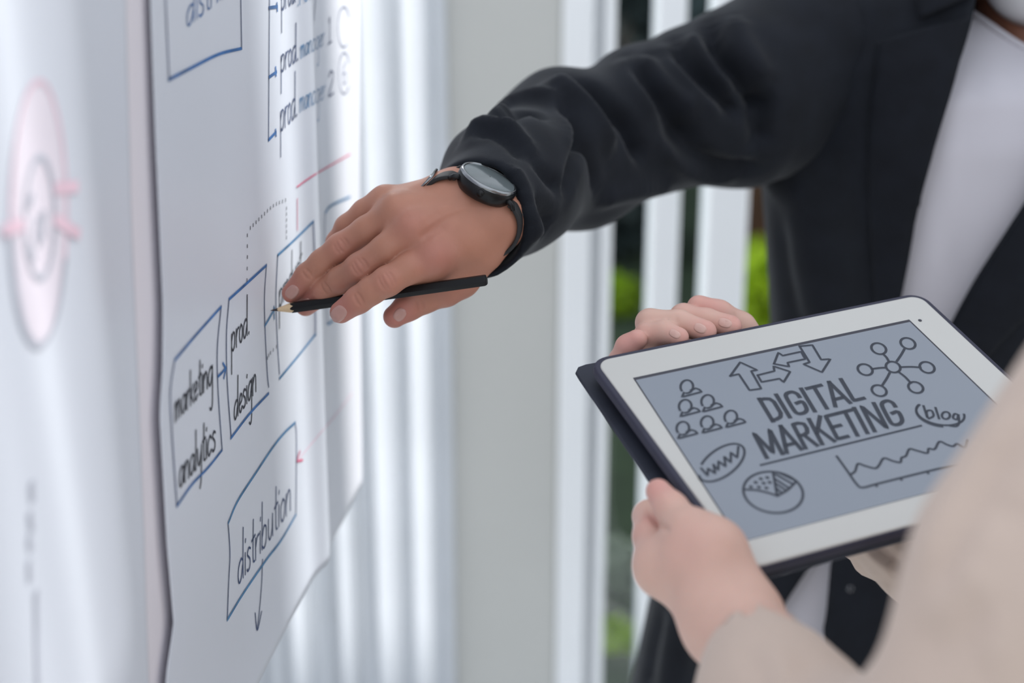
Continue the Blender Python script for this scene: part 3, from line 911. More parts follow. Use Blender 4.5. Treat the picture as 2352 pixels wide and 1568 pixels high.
fold_h += [([(1060, 505), (1020, 530), (985, 556)], .0010, .004), ([(1040, 470), (990, 490), (955, 508)], .0010, .004), ([(1030, 520), (990, 536), (962, 548)], -.0010, .004), ([(1015, 486), (960, 494), (925, 505)], -.0008, .004),
           ([(1085, 470), (1010, 500), (965, 530)], .0006, .0022)]
Vh = folds(Vh, Qh, fold_h, 2.5)

# the body under the clothes: trunk, neck, head, upper arm (6 mm) in the same mesh as the hand
HD = P(2378, -292, 1.425)                              # head centre
def head_prims(f, H, s=1.0, fwd=np.array([0, -1.0, 0]), sidew=np.array([1.0, 0, 0])):
    up = np.array([0, 0, 1.0])
    q = lambda x, y, z: H + s * (sidew * x + fwd * y + up * z)
    f.add(q(0, -.030, .045), q(0, .030, .040), .076*s, .072*s, .02)
    f.add(q(0, .020, -.02), q(0, .045, -.082), .060*s, .034*s, .03)
    f.add(q(0, .0, .02), q(0, .05, -.02), .070*s, .050*s, .03)
    f.add(q(0, .092, .010), q(0, .108, -.030), .008*s, .013*s, .012)
    f.add(q(-.016, .088, -.060), q(.016, .088, -.060), .008*s, .008*s, .008)
    f.add(q(-.030, .076, .030), q(.030, .076, .030), .014*s, .014*s, .02)
    for e in (-1, 1):
        f.add(q(e*.030, .082, .008), q(e*.034, .082, .008), .013*s, .013*s, .006, op='sub')
        f.add(q(e*.074, -.010, .015), q(e*.070, .004, -.030), .014*s, .009*s, .008)
    return q
trunk_lo = np.array([WR[0] - .02, 1.02, 0.0]); trunk_hi = np.array([1.05, 1.95, 1.9])
bf = Field(np.array([-.04, 1.08, .78]), np.array([.95, 1.80, 1.86]), .0075)
NK = P(2390, 118, 1.470); HIPC = P(2000, 1700, 1.66)
CH = P(2395, 420, 1.50); WA = P(2290, 950, 1.57)
SH2 = P(2960, 92, 1.50)
bf.add(NK + [0, -.004, -.03], HD + [0, .015, -.02], .0560, .055, .02)
bf.add(CH - [.07, 0, 0], CH + [.07, 0, 0], .098, .098, .05)
bf.add(CH, WA, .115, .105, .05); bf.add(WA, HIPC, .105, .12, .05)
bf.add(SH - [0, 0, .06], SH2 - [0, 0, .06], .035, .035, .03); bf.add(SH, EL, .040, .034, .03); bf.add(EL, WR + wa_ * .045, .038, .026, .02)
EL2 = SH2 + np.array([.07, .06, -.29]); WR2 = EL2 + np.array([-.03, -.08, -.24])
bf.add(SH2, EL2, .050, .038, .03)
qh = head_prims(bf, HD)
Vb, Qb = bf.mesh(2)
Vm = np.vstack([Vh, Vb]); Qm = np.vstack([Qh, Qb + len(Vh)])
body = mesh_obj('body', Vm, Qm, M['skin_m'], man)
tint = np.zeros(len(Vm))
for (x, y, d), r, s in [((790, 712, 1.078), .016, .85), ((700, 700, 1.112), .016, .9), ((668, 672, 1.11), .016, .8), ((770, 575, 1.125), .014, .4), ((915, 722, 1.092), .017, .8),
                        ((889, 645, 1.06), .011, .35), ((826, 613, 1.075), .011, .35), ((784, 566, 1.092), .011, .35), ((1000, 588, 1.066), .016, .55), ((946, 518, 1.066), .014, .4), ((985, 545, 1.07), .02, .3), ((1040, 700, 1.1), .02, .3)]:
    c = P(x, y, d); tint = np.maximum(tint, s * np.exp(-((Vm - c) ** 2).sum(1) / r**2))
set_attr(body, 'tint', tint)
bvH = bvh_of(Vh, Qh)

def nail(bv, cx, cy, rx, ry, ang, matl, parent, off=.0004):
    rings = 5; V = []; n = 20
    h = hit(bv, cx, cy)
    V.append(h[0] + h[1] * (off * 1.5))
    for k in range(1, rings + 1):
        for j in range(n):
            t = 2 * math.pi * j / n; r = k / rings
            ex = abs(math.cos(t)) ** .8 * np.sign(math.cos(t)); ey = abs(math.sin(t)) ** .8 * np.sign(math.sin(t))
            a = rx * r * ex; b = ry * r * ey
            q = hit(bv, cx + math.cos(ang) * a - math.sin(ang) * b, cy + math.sin(ang) * a + math.cos(ang) * b)
            if q is None or abs(np.linalg.norm(q[0] - h[0])) > .012: V.append(V[-n] if k > 1 else V[0])
            else: V.append(q[0] + q[1] * (off * (1.6 if k < rings else -1.2)))
    Fc = [(0, 1 + (j + 1) % n, 1 + j) for j in range(n)]
    for k in range(rings - 1):
        for j in range(n): Fc.append((1 + k*n + j, 1 + k*n + (j+1) % n, 1 + (k+1)*n + (j+1) % n, 1 + (k+1)*n + j))
    o = mesh_obj('fingernail', V, Fc, matl, parent)
    add_mod(o, 'SUBSURF', levels=1, render_levels=1)
    return o
nail(bvH, 777, 721, 23, 19, math.radians(135), M['nail_m'], body)
nail(bvH, 671, 671, 19, 16, math.radians(130), M['nail_m'], body)
nail(bvH, 697, 694, 17, 9, math.radians(160), M['nail_m'], body)
nail(bvH, 918, 722, 18, 15, math.radians(125), M['nail_m'], body)

# face of the man (above the frame) and his mask
for ex in (-1, 1):
    f_ = Field(qh(ex*.032, .074, .008) - .02, qh(ex*.032, .074, .008) + .02, .0012)
    f_.add(qh(ex*.032, .074, .008), qh(ex*.032, .074, .008), .012)
    v, q = f_.mesh(1); eye = mesh_obj('eye', v, q, M['eye'], body)
    f_ = Field(qh(ex*.032, .083, .008) - .012, qh(ex*.032, .083, .008) + .012, .0008)
    f_.add(qh(ex*.032, .0815, .008), qh(ex*.032, .0825, .008), .0055)
    v, q = f_.mesh(1); mesh_obj('iris', v, q, M['iris'], eye)
def hair_mesh(name, H, s, matl, parent, q, low=-.02, long=False):
    f_ = Field(H - .17 * s, H + .15 * s, .004)
    f_.add(q(0, -.034, .052), q(0, .028, .052), .082*s, .076*s, .02)
    if long: f_.add(q(0, -.06, .02), q(0, -.07, -.13), .068*s, .05*s, .04)
    g = q(0, .075, .045); f_.add(q(0, .14, -.02), q(0, .11, -.12), .085*s, .085*s, .02, op='sub'); 
    f_.add(q(-.03, .12, .01), q(.03, .12, .01), .062*s, .062*s, .02, op='sub')
    if not long: f_.plane(q(0, 0, low), (0, .45, -1))
    v, qq = f_.mesh(2)
    t = (np.sin(v[:, 0] * 260) + np.sin(v[:, 1] * 310 + v[:, 2] * 90)) * .0009
    v = v + vnormals(v, qq) * t[:, None]
    return mesh_obj(name, v, qq, matl, parent)
hair_mesh('hair', HD, 1.0, M['hair'], man, qh)
mf = Field(HD - [.11, .15, .15], HD + [.11, .05, .06], .003)
mf.add(qh(0, .020, -.015), qh(0, .048, -.086), .0675, .0530, .03)
mf.add(qh(0, .092, .000), qh(0, .108, -.045), .014, .022, .03)
mf.add(qh(0, .03, -.03), qh(0, .06, -.08), .066, .047, .03)
mf.add(qh(0, .014, .004), qh(0, .056, -.030), .0715, .0550, .02)
mf.plane(qh(0, .0, -.008), (0, 0, 1)); mf.plane(qh(0, .012, 0), (0, 1, .12))
Vk, Qk = mf.mesh(2)
mfolds = Vk + vnormals(Vk, Qk) * (.0010 * np.sin(Vk[:, 2:3] * 420))
maskp = mesh_obj('face_mask', Vk, Qk, M['mask'], man)
for ex in (-1, 1):
    v, f = tube(spline([qh(ex*.060, .030, -.012), qh(ex*.076, .005, .012), qh(ex*.082, -.018, .010), qh(ex*.078, -.012, -.022), qh(ex*.062, .015, -.055)], 6), .0016, 6)
    mesh_obj('ear_loop', v, f, M['mask'], maskp)

# ---------------------------------------------------------------- torso clothes: rings around the trunk
R_ = np.array([  # row y, left edge x, right edge x, axis depth, half depth (m)
    (-215, 2235, 2600, 1.470, .065), (-150, 2120, 2720, 1.470, .085), (-95, 1985, 2850, 1.465, .100), (-30, 1880, 2945, 1.460, .112), (60, 1815, 2985, 1.460, .122), (200, 1770, 2985, 1.470, .132),
    (390, 1758, 2960, 1.485, .140), (560, 1772, 2910, 1.505, .140), (740, 1782, 2850, 1.525, .138), (960, 1728, 2790, 1.545, .140),
    (1180, 1630, 2730, 1.570, .148), (1380, 1500, 2660, 1.600, .160), (1600, 1452, 2580, 1.640, .172), (1800, 1430, 2520, 1.680, .180)])
def ring_at(y, shrink=0.0):
    xl, xr, d, b = [np.interp(y, R_[:, 0], R_[:, k]) for k in range(1, 5)]
    a = (xr - xl) / 2 * d / F - shrink
    return P((xl + xr) / 2, y, d), a, b - shrink
FW = camvec((0, 0, 1.0))
def ring_pt(y, th, shrink=0.0):
    c, a, b = ring_at(y, shrink)
    s, co = math.sin(th), math.cos(th)
    e_ = 2 / 2.25
    return c + np.array([1, 0, 0]) * a * np.sign(s) * abs(s) ** e_ - FW * b * np.sign(co) * abs(co) ** e_
OPL = np.array([(-215, 2290), (-100, 2262), (0, 2242), (60, 2231), (200, 2190), (330, 2150), (480, 2110), (660, 2078), (860, 2030), (1050, 1975), (1180, 1925), (1290, 1868), (1420, 1783), (1500, 1735), (1700, 1622), (1900, 1520)], float)
OPR = np.array([(-215, 2520), (-100, 2550), (0, 2560), (60, 2555), (200, 2498), (330, 2434), (480, 2346), (620, 2252), (740, 2184), (860, 2120), (1050, 2020), (1180, 1950), (1260, 1912), (1400, 1900), (1510, 1890), (1700, 1872), (1900, 1850)], float)
def theta_for(y, table, shrink=0.0):
    ths = np.linspace(-1.35, 1.35, 541)
    c, a, b = ring_at(y, shrink)
    s, co = np.sin(ths), np.cos(ths); e_ = 2 / 2.25
    pts = c + np.outer(a * np.sign(s) * np.abs(s) ** e_, [1, 0, 0]) - np.outer(b * np.abs(co) ** e_, FW)
    px, py, _ = proj(pts)
    g = px - np.interp(py, table[:, 0], table[:, 1])
    k = np.where(np.diff(np.sign(g)) != 0)[0]
    return ths[k[len(k)//2]] if len(k) else (0.0)
ys = np.concatenate([np.linspace(-215, 0, 24), np.linspace(12, 1800, 120)])
tl = np.array([theta_for(y, OPL) for y in ys]); trr = np.array([theta_for(y, OPR) for y in ys])
k7 = np.ones(5) / 5
tl[2:-2] = np.convolve(tl, k7, 'valid'); trr[2:-2] = np.convolve(trr, k7, 'valid')
na = 170
Vz = []
for y, a0, b0 in zip(ys, tl, trr):
    b0 = max(b0, a0 + .02)
    for t in np.linspace(a0, b0 - 2 * math.pi, na): Vz.append(ring_pt(y, t))
Vz = np.array(Vz)
Qz = np.array([(j*na+i, (j+1)*na+i, (j+1)*na+i+1, j*na+i+1) for j in range(len(ys)-1) for i in range(na-1)])
bz_folds = [([(1795, 480), (1808, 600), (1830, 720), (1850, 860)], .006, .016), ([(1835, 470), (1850, 600), (1880, 740)], -.006, .018), ([(1990, 330), (1988, 480), (1996, 640), (2012, 780)], -.0045, .014),
            ([(1900, 250), (1880, 420), (1890, 640)], .003, .03), ([(1530, 1395), (1510, 1470), (1490, 1580)], .007, .010), ([(1560, 1400), (1545, 1480), (1530, 1600)], -.006, .010), ([(1590, 1390), (1580, 1480), (1570, 1600)], .004, .010),
            ([(1765, 395), (1800, 440), (1850, 460)], -.006, .012), ([(1790, 130), (1776, 250), (1766, 380)], -.004, .012)]
Vz = folds(Vz, Qz, bz_folds, 8)
bvZ = bvh_of(Vz, Qz)
blazer = mesh_obj('blazer', Vz, Qz, M['blazer'], man)
add_mod(blazer, 'SOLIDIFY', thickness=.0035, offset=-1)

# white t-shirt: rings inside the blazer, closed by a round neck rib
yt = np.linspace(275, 1700, 66); nt_ = 96
ths = np.linspace(0, 2 * math.pi, nt_, endpoint=False)
CO = P(2376, 8, 1.452)
def collar_pt(t, g=0.0):
    s, co = math.sin(t), math.cos(t)
    return CO + np.array([1, 0, 0]) * (.0700 + g) * s - FW * (.066 + g) * co - camvec((0, -1, 0)) * (.066 * (.5 + .5 * co) ** 3.5)
Vt = []
rows = []
for y in yt: rows.append([ring_pt(y, t, .013) for t in ths])
top = [collar_pt(t) for t in ths]
sh = []
r0 = rows[0]
for k in range(9):
    m_ = k / 9
    sh.append([top[i] * (1 - m_) + np.array(r0[i]) * m_ - FW * (.004 * math.sin(math.pi * m_) * max(0, math.cos(ths[i]))) + np.array([0, 0, 1]) * .006 * math.sin(math.pi * m_) * abs(math.sin(ths[i])) for i in range(nt_)])
rows = sh + rows
Vt = np.array(rows).reshape(-1, 3)
Qt = np.array([(j*nt_+i, j*nt_+(i+1) % nt_, (j+1)*nt_+(i+1) % nt_, (j+1)*nt_+i) for j in range(len(rows)-1) for i in range(nt_)])
tee_f = [([(2215, 170), (2196, 330), (2150, 560), (2118, 690)], -.0035, .010), ([(2250, 180), (2240, 330), (2205, 520), (2150, 700)], .0035, .010), ([(2290, 150), (2282, 260), (2270, 400)], -.0025, .008),
         ([(2320, 160), (2312, 300), (2270, 520), (2200, 690)], .0025, .012), ([(1850, 1330), (1830, 1400), (1810, 1480)], .002, .010), ([(2340, 240), (2330, 360)], -.0015, .008)]
Vt = folds(Vt, Qt, tee_f, 6)
tee = mesh_obj('t_shirt', Vt, Qt, M['tee'], man)
v, f = tube([collar_pt(t, .0005) for t in np.linspace(0, 2 * math.pi, 73)], .0036, 8, caps=False)
mesh_obj('neck_rib', v, f, M['tee'], tee)
bvT_ = bvh_of(Vt, Qt)

# lapels, collar, buttons lie on the fronts
patch('lapel', bvZ, [(2226, 40), (2190, 190), (2150, 325), (2110, 475), (2079, 655), (2040, 830), (1992, 1000)], [(2018, 100), (2004, 200), (1996, 310), (1994, 446), (2006, 640), (2020, 800), (1988, 1000)],
      10, 60, .006, .003, M['lapel'], blazer, bulge=.0035)
patch('lapel', bvZ, [(2556, 60), (2500, 200), (2436, 330), (2348, 480), (2254, 622), (2186, 742), (2090, 910), (2000, 1080)], [(2760, 100), (2740, 220), (2690, 340), (2560, 500), (2420, 660), (2300, 780), (2160, 950), (2010, 1085)],
      10, 60, .006, .003, M['lapel'], blazer, bulge=.0035)
patch('collar', bvZ, [(2236, -4), (2240, -60), (2262, -130), (2290, -200)], [(2112, 50), (2104, -20), (2140, -100), (2220, -190)], 8, 24, .009, .003, M['lapel'], blazer, bulge=.004)
patch('collar', bvZ, [(2560, -4), (2556, -60), (2540, -130), (2515, -200)], [(2680, 50), (2690, -20), (2650, -100), (2580, -190)], 8, 24, .009, .003, M['lapel'], blazer, bulge=.004)
def button(px, py, r, m, name='button'):
    h = hit(bvZ, px, py)
    if h is None: return
    c, n = h
    a = unit(np.cross(n, [0, 0, 1.0])); b = np.cross(n, a)
    prof = [(0, .0028), (.55, .0026), (.70, .0034), (.92, .0036), (1, .0025), (1.0, .0004)]
    V = []; Fc = []; k = 20
    for q, hgt in prof:
        for j in range(k):
            t = 2 * math.pi * j / k
            V.append(c + n * hgt + r * q * (a * math.cos(t) + b * math.sin(t)))
    for i in range(len(prof) - 1):
        for j in range(k): Fc.append((i*k+j, (i+1)*k+j, (i+1)*k+(j+1) % k, i*k+(j+1) % k))
    return mesh_obj(name, V, Fc, m, blazer)
button(1800, 1296, .0095, M['button'])
button(1953, 1350, .0032, M['pin'], 'snap_stud')

# sleeve of the reaching arm, with gathered folds
sf = Field(np.minimum(np.minimum(WR, SH), EL) - .14, np.maximum(np.maximum(WR, SH), EL) + .15, .0036)
SPL = (P(1124, 409, 1.087) - WR) @ wa_
CUF = P(1094, 503, 1.108); CUF = CUF + wa_ * ((WR - CUF) @ wa_ + SPL + .0030)
CUN = unit(wa_ - .30 * wn_ + .15 * wm_)
sf.add(CUF - wa_*.012, P(1172, 424, 1.20), .0430, .0505, .02)
sf.add(P(1172, 424, 1.20), P(1290, 348, 1.32), .0510, .0600, .03)
sf.add(P(1290, 348, 1.32), P(1335, 360, 1.33), .0590, .0600, .03)
sf.add(P(1310, 342, 1.33), P(1502, 275, 1.375), .0605, .0625, .03)
sf.add(P(1502, 275, 1.375), P(1690, 220, 1.41), .0625, .0715, .03)
sf.add(P(1690, 220, 1.41), P(1850, 130, 1.45), .0735, .0880, .04)
sf.add(P(1700, 290, 1.42), P(1790, 245, 1.45), .052, .070, .03)
sf.add(P(1450, 168, 1.372), P(1492, 232, 1.332), .0200, .0130, .022)
sf.add(P(1553, 138, 1.395), P(1600, 200, 1.350), .0200, .0130, .022)
sf.add(P(1272, 240, 1.325), P(1335, 275, 1.280), .0220, .0150, .026)
sf.plane(CUF, -CUN, .003)
sf.add(CUF - wa_*.05, CUF + wa_*.022, .0388, .0370, .003, op='sub')
Vs, Qs = sf.mesh(3)
S8 = lambda pts: [(x / 2.376 + 960, y / 2.376) for x, y in pts]
slv = [
 (S8([(850, 445), (960, 490), (1060, 575), (1150, 685), (1205, 800), (1250, 900)]), -.0085, .010),
 (S8([(730, 440), (820, 520), (900, 610), (990, 720), (1060, 850)]), .0050, .013),
 (S8([(745, 550), (790, 620), (850, 720), (925, 830), (965, 950), (980, 1060)]), -.0080, .009),
 (S8([(820, 640), (868, 760), (858, 860), (838, 960), (800, 1090)]), -.0060, .008),
 (S8([(600, 780), (650, 900), (720, 970), (790, 1030)]), -.0060, .009),
 (S8([(350, 695), (430, 640), (520, 565), (640, 545), (740, 575), (800, 680), (830, 820)]), .0055, .009),
 (S8([(245, 790), (340, 705), (470, 700), (560, 760), (620, 830), (670, 960)]), .0055, .009),
 (S8([(300, 770), (400, 740), (500, 790), (570, 880)]), -.0035, .008),
 (S8([(420, 700), (520, 620), (620, 610), (700, 660)]), -.0045, .008),
 (S8([(640, 1110), (700, 1170), (720, 1260)]), -.0055, .010),
 (S8([(560, 1130), (620, 1190), (650, 1290)]), .0040, .010),
 (S8([(980, 1090), (1100, 1060), (1260, 1030), (1400, 1010)]), .0035, .012),
 (S8([(1150, 310), (1220, 430), (1330, 560), (1440, 690), (1560, 790)]), -.0065, .010),
 (S8([(1230, 300), (1310, 400), (1420, 520), (1540, 620)]), .0045, .011),
 (S8([(1400, 225), (1440, 320), (1560, 450), (1680, 560), (1800, 640)]), -.0085, .010),
 (S8([(1490, 190), (1540, 280), (1640, 400), (1750, 500)]), .0045, .012),
 (S8([(1585, 120), (1620, 250), (1720, 390), (1830, 510), (1890, 600)]), -.0085, .011),
 (S8([(1720, 90), (1770, 220), (1850, 360), (1900, 470)]), .0040, .014),
 (S8([(1250, 600), (1400, 740), (1540, 870), (1700, 925), (1880, 905)]), -.0060, .012),
 (S8([(1300, 780), (1450, 900), (1600, 960), (1780, 950)]), .0040, .012),
 (S8([(1900, 480), (1860, 650), (1880, 820)]), -.007, .013),
 (S8([(520, 900), (560, 1010), (570, 1120)]), .0030, .009)]
SILH = [([(1446, 150), (1456, 180), (1480, 235), (1520, 290)], .0100, .011, .9), ([(1548, 115), (1560, 145), (1590, 190), (1640, 240)], .0095, .011, .9), ([(1262, 215), (1285, 222), (1315, 250), (1350, 300)], .0090, .016, .9),
        ([(1352, 212), (1372, 238), (1400, 272)], -.0060, .009, .9), ([(1500, 130), (1520, 165), (1560, 215)], -.0050, .010, .9), ([(1085, 328), (1120, 305), (1160, 300)], .004, .010, .9), ([(1185, 262), (1210, 255)], -.003, .008, .9)]
slv = [(p_, a_ * (2.2 if max(q[0] for q in p_) > 1400 else 1.6), w_ * .85) for p_, a_, w_ in slv] + SILH
Vs = folds(Vs, Qs, slv, 6)
Vs = lap(Vs, Qs, .2)
Vs += vnormals(Vs, Qs) * (.0008 * np.sin(Vs[:, 0:1] * 70 + Vs[:, 2:3] * 95) * np.sin(Vs[:, 1:2] * 60))
sleeve = mesh_obj('sleeve', Vs, Qs, M['blazer'], blazer)
s2 = Field(np.minimum(SH2, WR2) - .14, np.maximum(SH2, EL2) + .14, .007)
s2.add(SH2, EL2, .088, .066, .03); s2.add(EL2, WR2, .064, .046, .03)
s2.plane(WR2, WR2 - EL2, .003); s2.add(WR2 + unit(WR2-EL2)*.03, WR2 - unit(WR2-EL2)*.02, .036, .036, .003, op='sub')
v, q = s2.mesh(2); mesh_obj('sleeve', v, q, M['blazer'], blazer)
# his other hand, hanging beside the hip (outside the frame)
dn = unit(WR2 - EL2); sd_ = np.array([0, 1.0, 0])
pl_, fg_ = [(WR2 - dn*.06, WR2 + dn*.02, .025, .021)], []
for k, (o_, L_) in enumerate([(.030, .078), (.010, .088), (-.010, .082), (-.028, .064)]):
    mc = WR2 + dn * .095 + sd_ * o_; pl_.append((WR2 + dn*.01 + sd_*o_*.5, mc, .017, .012))
    p1 = mc + dn * L_ * .5 + np.array([-.008, 0, 0]); p2 = mc + dn * L_ + np.array([-.03, 0, 0])
    fg_.append([(mc, p1, .0105, .0092), (p1, p2, .0092, .0075)])
fg_.append([(WR2 + dn*.03 - sd_*.02*-1, WR2 + dn*.06 + sd_*.055*-1 + np.array([-.02,0,0]), .014, .011), (WR2 + dn*.06 + sd_*-.055 + np.array([-.02,0,0]), WR2 + dn*.10 + sd_*-.058 + np.array([-.03,0,0]), .011, .008)])
h2 = hand_field(WR2 - [.10, .12, .28], WR2 + [.10, .12, .10], .003, pl_, fg_, .012, .004)
v, q = h2.mesh(1); mesh_obj('hand', v, q, M['skin_m'], body)
# trousers and shoes carry him on the floor (below the frame)
tf = Field(HIPC - [.26, .24, HIPC[2] - .02], HIPC + [.26, .24, .16], .009)
tf.add(HIPC - [.07, 0, .02], HIPC + [.07, 0, -.02], .135, .135, .03)
for ex in (-1, 1):
    tf.add(HIPC + [ex*.085, 0, -.06], HIPC + [ex*.10, .0, -HIPC[2] + .50], .098, .072, .03); tf.add(HIPC + [ex*.10, .0, -HIPC[2] + .50], HIPC + [ex*.105, .02, -HIPC[2] + .10], .072, .062, .03)
tf.plane(np.array([0, 0, .055]), (0, 0, -1))
v, q = tf.mesh(2); mesh_obj('trousers', v, q, M['trouser'], man)
def shoe(x, y, parent, L=.27, m='shoe'):
    f_ = Field(np.array([x - .07, y - L*.72, -.002]), np.array([x + .07, y + L*.42, .13]), .005)
    f_.add((x, y - L*.5, .028), (x, y + .01, .045), .034, .042, .03); f_.add((x, y, .05), (x, y + .05, .05), .044, .040, .03); f_.add((x, y + .02, .06), (x, y + .03, .10), .042, .044, .02)
    f_.plane(np.array([0, 0, .003]), (0, 0, -1))
    v, q = f_.mesh(1); return mesh_obj('shoe', v, q, M[m], parent)
for ex in (-1, 1): shoe(HIPC[0] + ex*.105, HIPC[1] + .0, man)

# ---------------------------------------------------------------- watch on his wrist
WC = P(1124, 409, 1.087)                                # centre of the glass
watch = thing('wristwatch', 'round black wristwatch with grey glass on the wrist of the reaching arm', 'watch', WC)
ax2 = np.cross(wn_, wm_)
def lathe(name, prof, m, parent, n=48):
    V = []; Fc = []
    for r, h in prof:
        for j in range(n):
            t = 2 * math.pi * j / n
            V.append(WC + wn_ * h + r * (wm_ * math.cos(t) + ax2 * math.sin(t)))
    for i in range(len(prof) - 1):
        for j in range(n): Fc.append((i*n+j, i*n+(j+1) % n, (i+1)*n+(j+1) % n, (i+1)*n+j))
    return mesh_obj(name, V, Fc, m, parent)
RW = .0215
lathe('case', [(0.001, -.0135), (RW*.84, -.0135), (RW*.94, -.0125), (RW*1.02, -.0095), (RW*1.06, -.006), (RW*1.06, -.0025), (RW*1.02, -.0012)], M['watch_black'], watch)
lathe('bezel', [(RW*1.03, -.0016), (RW*1.035, -.0004), (RW*1.0, .0009), (RW*.955, .0011), (RW*.93, .0001)], M['watch_bezel'], watch)
lathe('crystal', [(RW*.94, .0002), (RW*.8, .0007), (RW*.4, .0011), (.0005, .0012)], M['crystal'], watch)
# strap: a band following the wrist, from lug to lug round the underside
def band(path, width, thick, name, m, parent, up):
    V = []; Fc = []
    n = len(path)
    for i, p in enumerate(path):
        t = unit(path[min(i+1, n-1)] - path[max(i-1, 0)]); s = up; nn = unit(np.cross(t, s))
        for a, b in ((-1, -1), (1, -1), (1, 1), (-1, 1)): V.append(p + s * width[i] / 2 * a + nn * thick / 2 * b)
    for i in range(n - 1):
        for k in range(4): Fc.append((i*4+k, i*4+(k+1) % 4, (i+1)*4+(k+1) % 4, (i+1)*4+k))
    Fc += [(3, 2, 1, 0), tuple((n-1)*4+k for k in range(4))]
    o = mesh_obj(name, V, Fc, m, parent)
    add_mod(o, 'BEVEL', width=.0007, segments=2, limit_method='ANGLE', angle_limit=math.radians(50))
    return o
def wr(a, b): return WC + wm_ * a + wn_ * b
loop = [wr(.0215, -.0085), wr(.027, -.0105), wr(.0335, -.0165), wr(.0375, -.026), wr(.0375, -.037), wr(.032, -.047), wr(.018, -.0535), wr(.0, -.0555), wr(-.018, -.0535), wr(-.032, -.047), wr(-.0385, -.037), wr(-.0385, -.026), wr(-.0345, -.0165), wr(-.0275, -.0105), wr(-.0215, -.0085)]
lp = list(spline(loop, 5))
st_ = band(lp, np.interp(np.linspace(0, 1, len(lp)), [0, .1, .5, .9, 1], [.0215, .0215, .019, .0215, .0215]), .0030, 'strap', M['strap'], watch, ax2)
for k in (9, 13, 17, 21):
    p = lp[k]; t = unit(lp[k+1] - lp[k-1]); nn = unit(np.cross(t, ax2)); nn = nn if nn @ (p - (WC - wn_*.03)) > 0 else -nn
    V = [p + nn * .0019 + .0011 * (t * math.cos(q) + ax2 * math.sin(q)) for q in np.linspace(0, 2*math.pi, 12, endpoint=False)]
    mesh_obj('strap_hole', V, [tuple(range(12))], M['hole'], st_, smooth=False)
k = 56
p = lp[k]; t = unit(lp[k+1] - lp[k-1]); nn = unit(np.cross(t, ax2)); nn = nn if nn @ (p - (WC - wn_*.03)) > 0 else -nn
fr = [p + nn*.0028 + t*.007 + ax2*.0105, p + nn*.0028 - t*.007 + ax2*.0105, p + nn*.0028 - t*.007 - ax2*.0105, p + nn*.0028 + t*.007 - ax2*.0105, p + nn*.0028 + t*.007 + ax2*.0105]
v, f = tube(fr, .0012, 8); mesh_obj('buckle', v, f, M['watch_bezel'], watch)
for e in (-1, 1):
    for w in (-1, 1):
        v, f = tube([wr(e*.0185, -.0055) + ax2*w*.0105, wr(e*.0235, -.0070) + ax2*w*.0105, wr(e*.0262, -.0105) + ax2*w*.0105], [.0022, .0021, .0017], 10)
        mesh_obj('lug', v, f, M['watch_black'], watch)
v, f = tube([WC - ax2*RW*1.04 - wn_*.005, WC - ax2*(RW*1.04 + .003) - wn_*.005], .0026, 14); mesh_obj('crown', v, f, M['watch_black'], watch)

# ---------------------------------------------------------------- pencil between the fingers
PB = P(1117, 643, 1.067)
pencil = thing('pencil', 'black pencil with a sharpened point held between the fingers', 'pencil', TIP)
pd = unit(PB - TIP)
pa_ = unit(np.cross(pd, [0, 0, 1.0])); pb_ = np.cross(pd, pa_)
def pring(s, r, n=36, hexa=1.0, wob=None):
    out = []
    for j in range(n):
        t = 2 * math.pi * j / n
        rr = r
        if hexa > 0:
            h_ = math.cos(math.pi / 6) / math.cos((t % (math.pi / 3)) - math.pi / 6); rr = r * (1 - hexa * .85 * (1 - h_))
        ss = s + (wob(t) if wob else 0)
        out.append(TIP + pd * ss + rr * (pa_ * math.cos(t) + pb_ * math.sin(t)))
    return out
def pstack(name, rings, m, cap0=False, cap1=False):
    n = len(rings[0]); V = [p for r in rings for p in r]; Fc = []
    for i in range(len(rings) - 1):
        for j in range(n): Fc.append((i*n+j, i*n+(j+1) % n, (i+1)*n+(j+1) % n, (i+1)*n+j))
    if cap0: Fc.append(tuple(reversed(range(n))))
    if cap1: Fc.append(tuple((len(rings)-1)*n+j for j in range(n)))
    o = mesh_obj(name, V, Fc, m, pencil)
    add_mod(o, 'EDGE_SPLIT', split_angle=math.radians(35))
    return o
LP = float(np.linalg.norm(PB - TIP)); RP = .0043
SC_ = .0195; scal = lambda t: -.0026 * abs(math.cos(3 * t + 0.0)) + .0008
pstack('shaft', [pring(SC_, RP * .985, wob=scal), pring(SC_ + .003, RP), pring(LP - .0015, RP), pring(LP - .0003, RP * .93), pring(LP, RP * .8)], M['pencil'], cap1=True)
pstack('sharpened_wood', [pring(.0058, .00125, hexa=0), pring(SC_ - .003, .0038, hexa=.3), pring(SC_ + .0012, RP * .97, hexa=1)], M['wood'])
pstack('lead_point', [pring(.0001, .0002, hexa=0), pring(.0008, .00035, hexa=0), pring(.0062, .00140, hexa=0)], M['lead'], cap0=True)

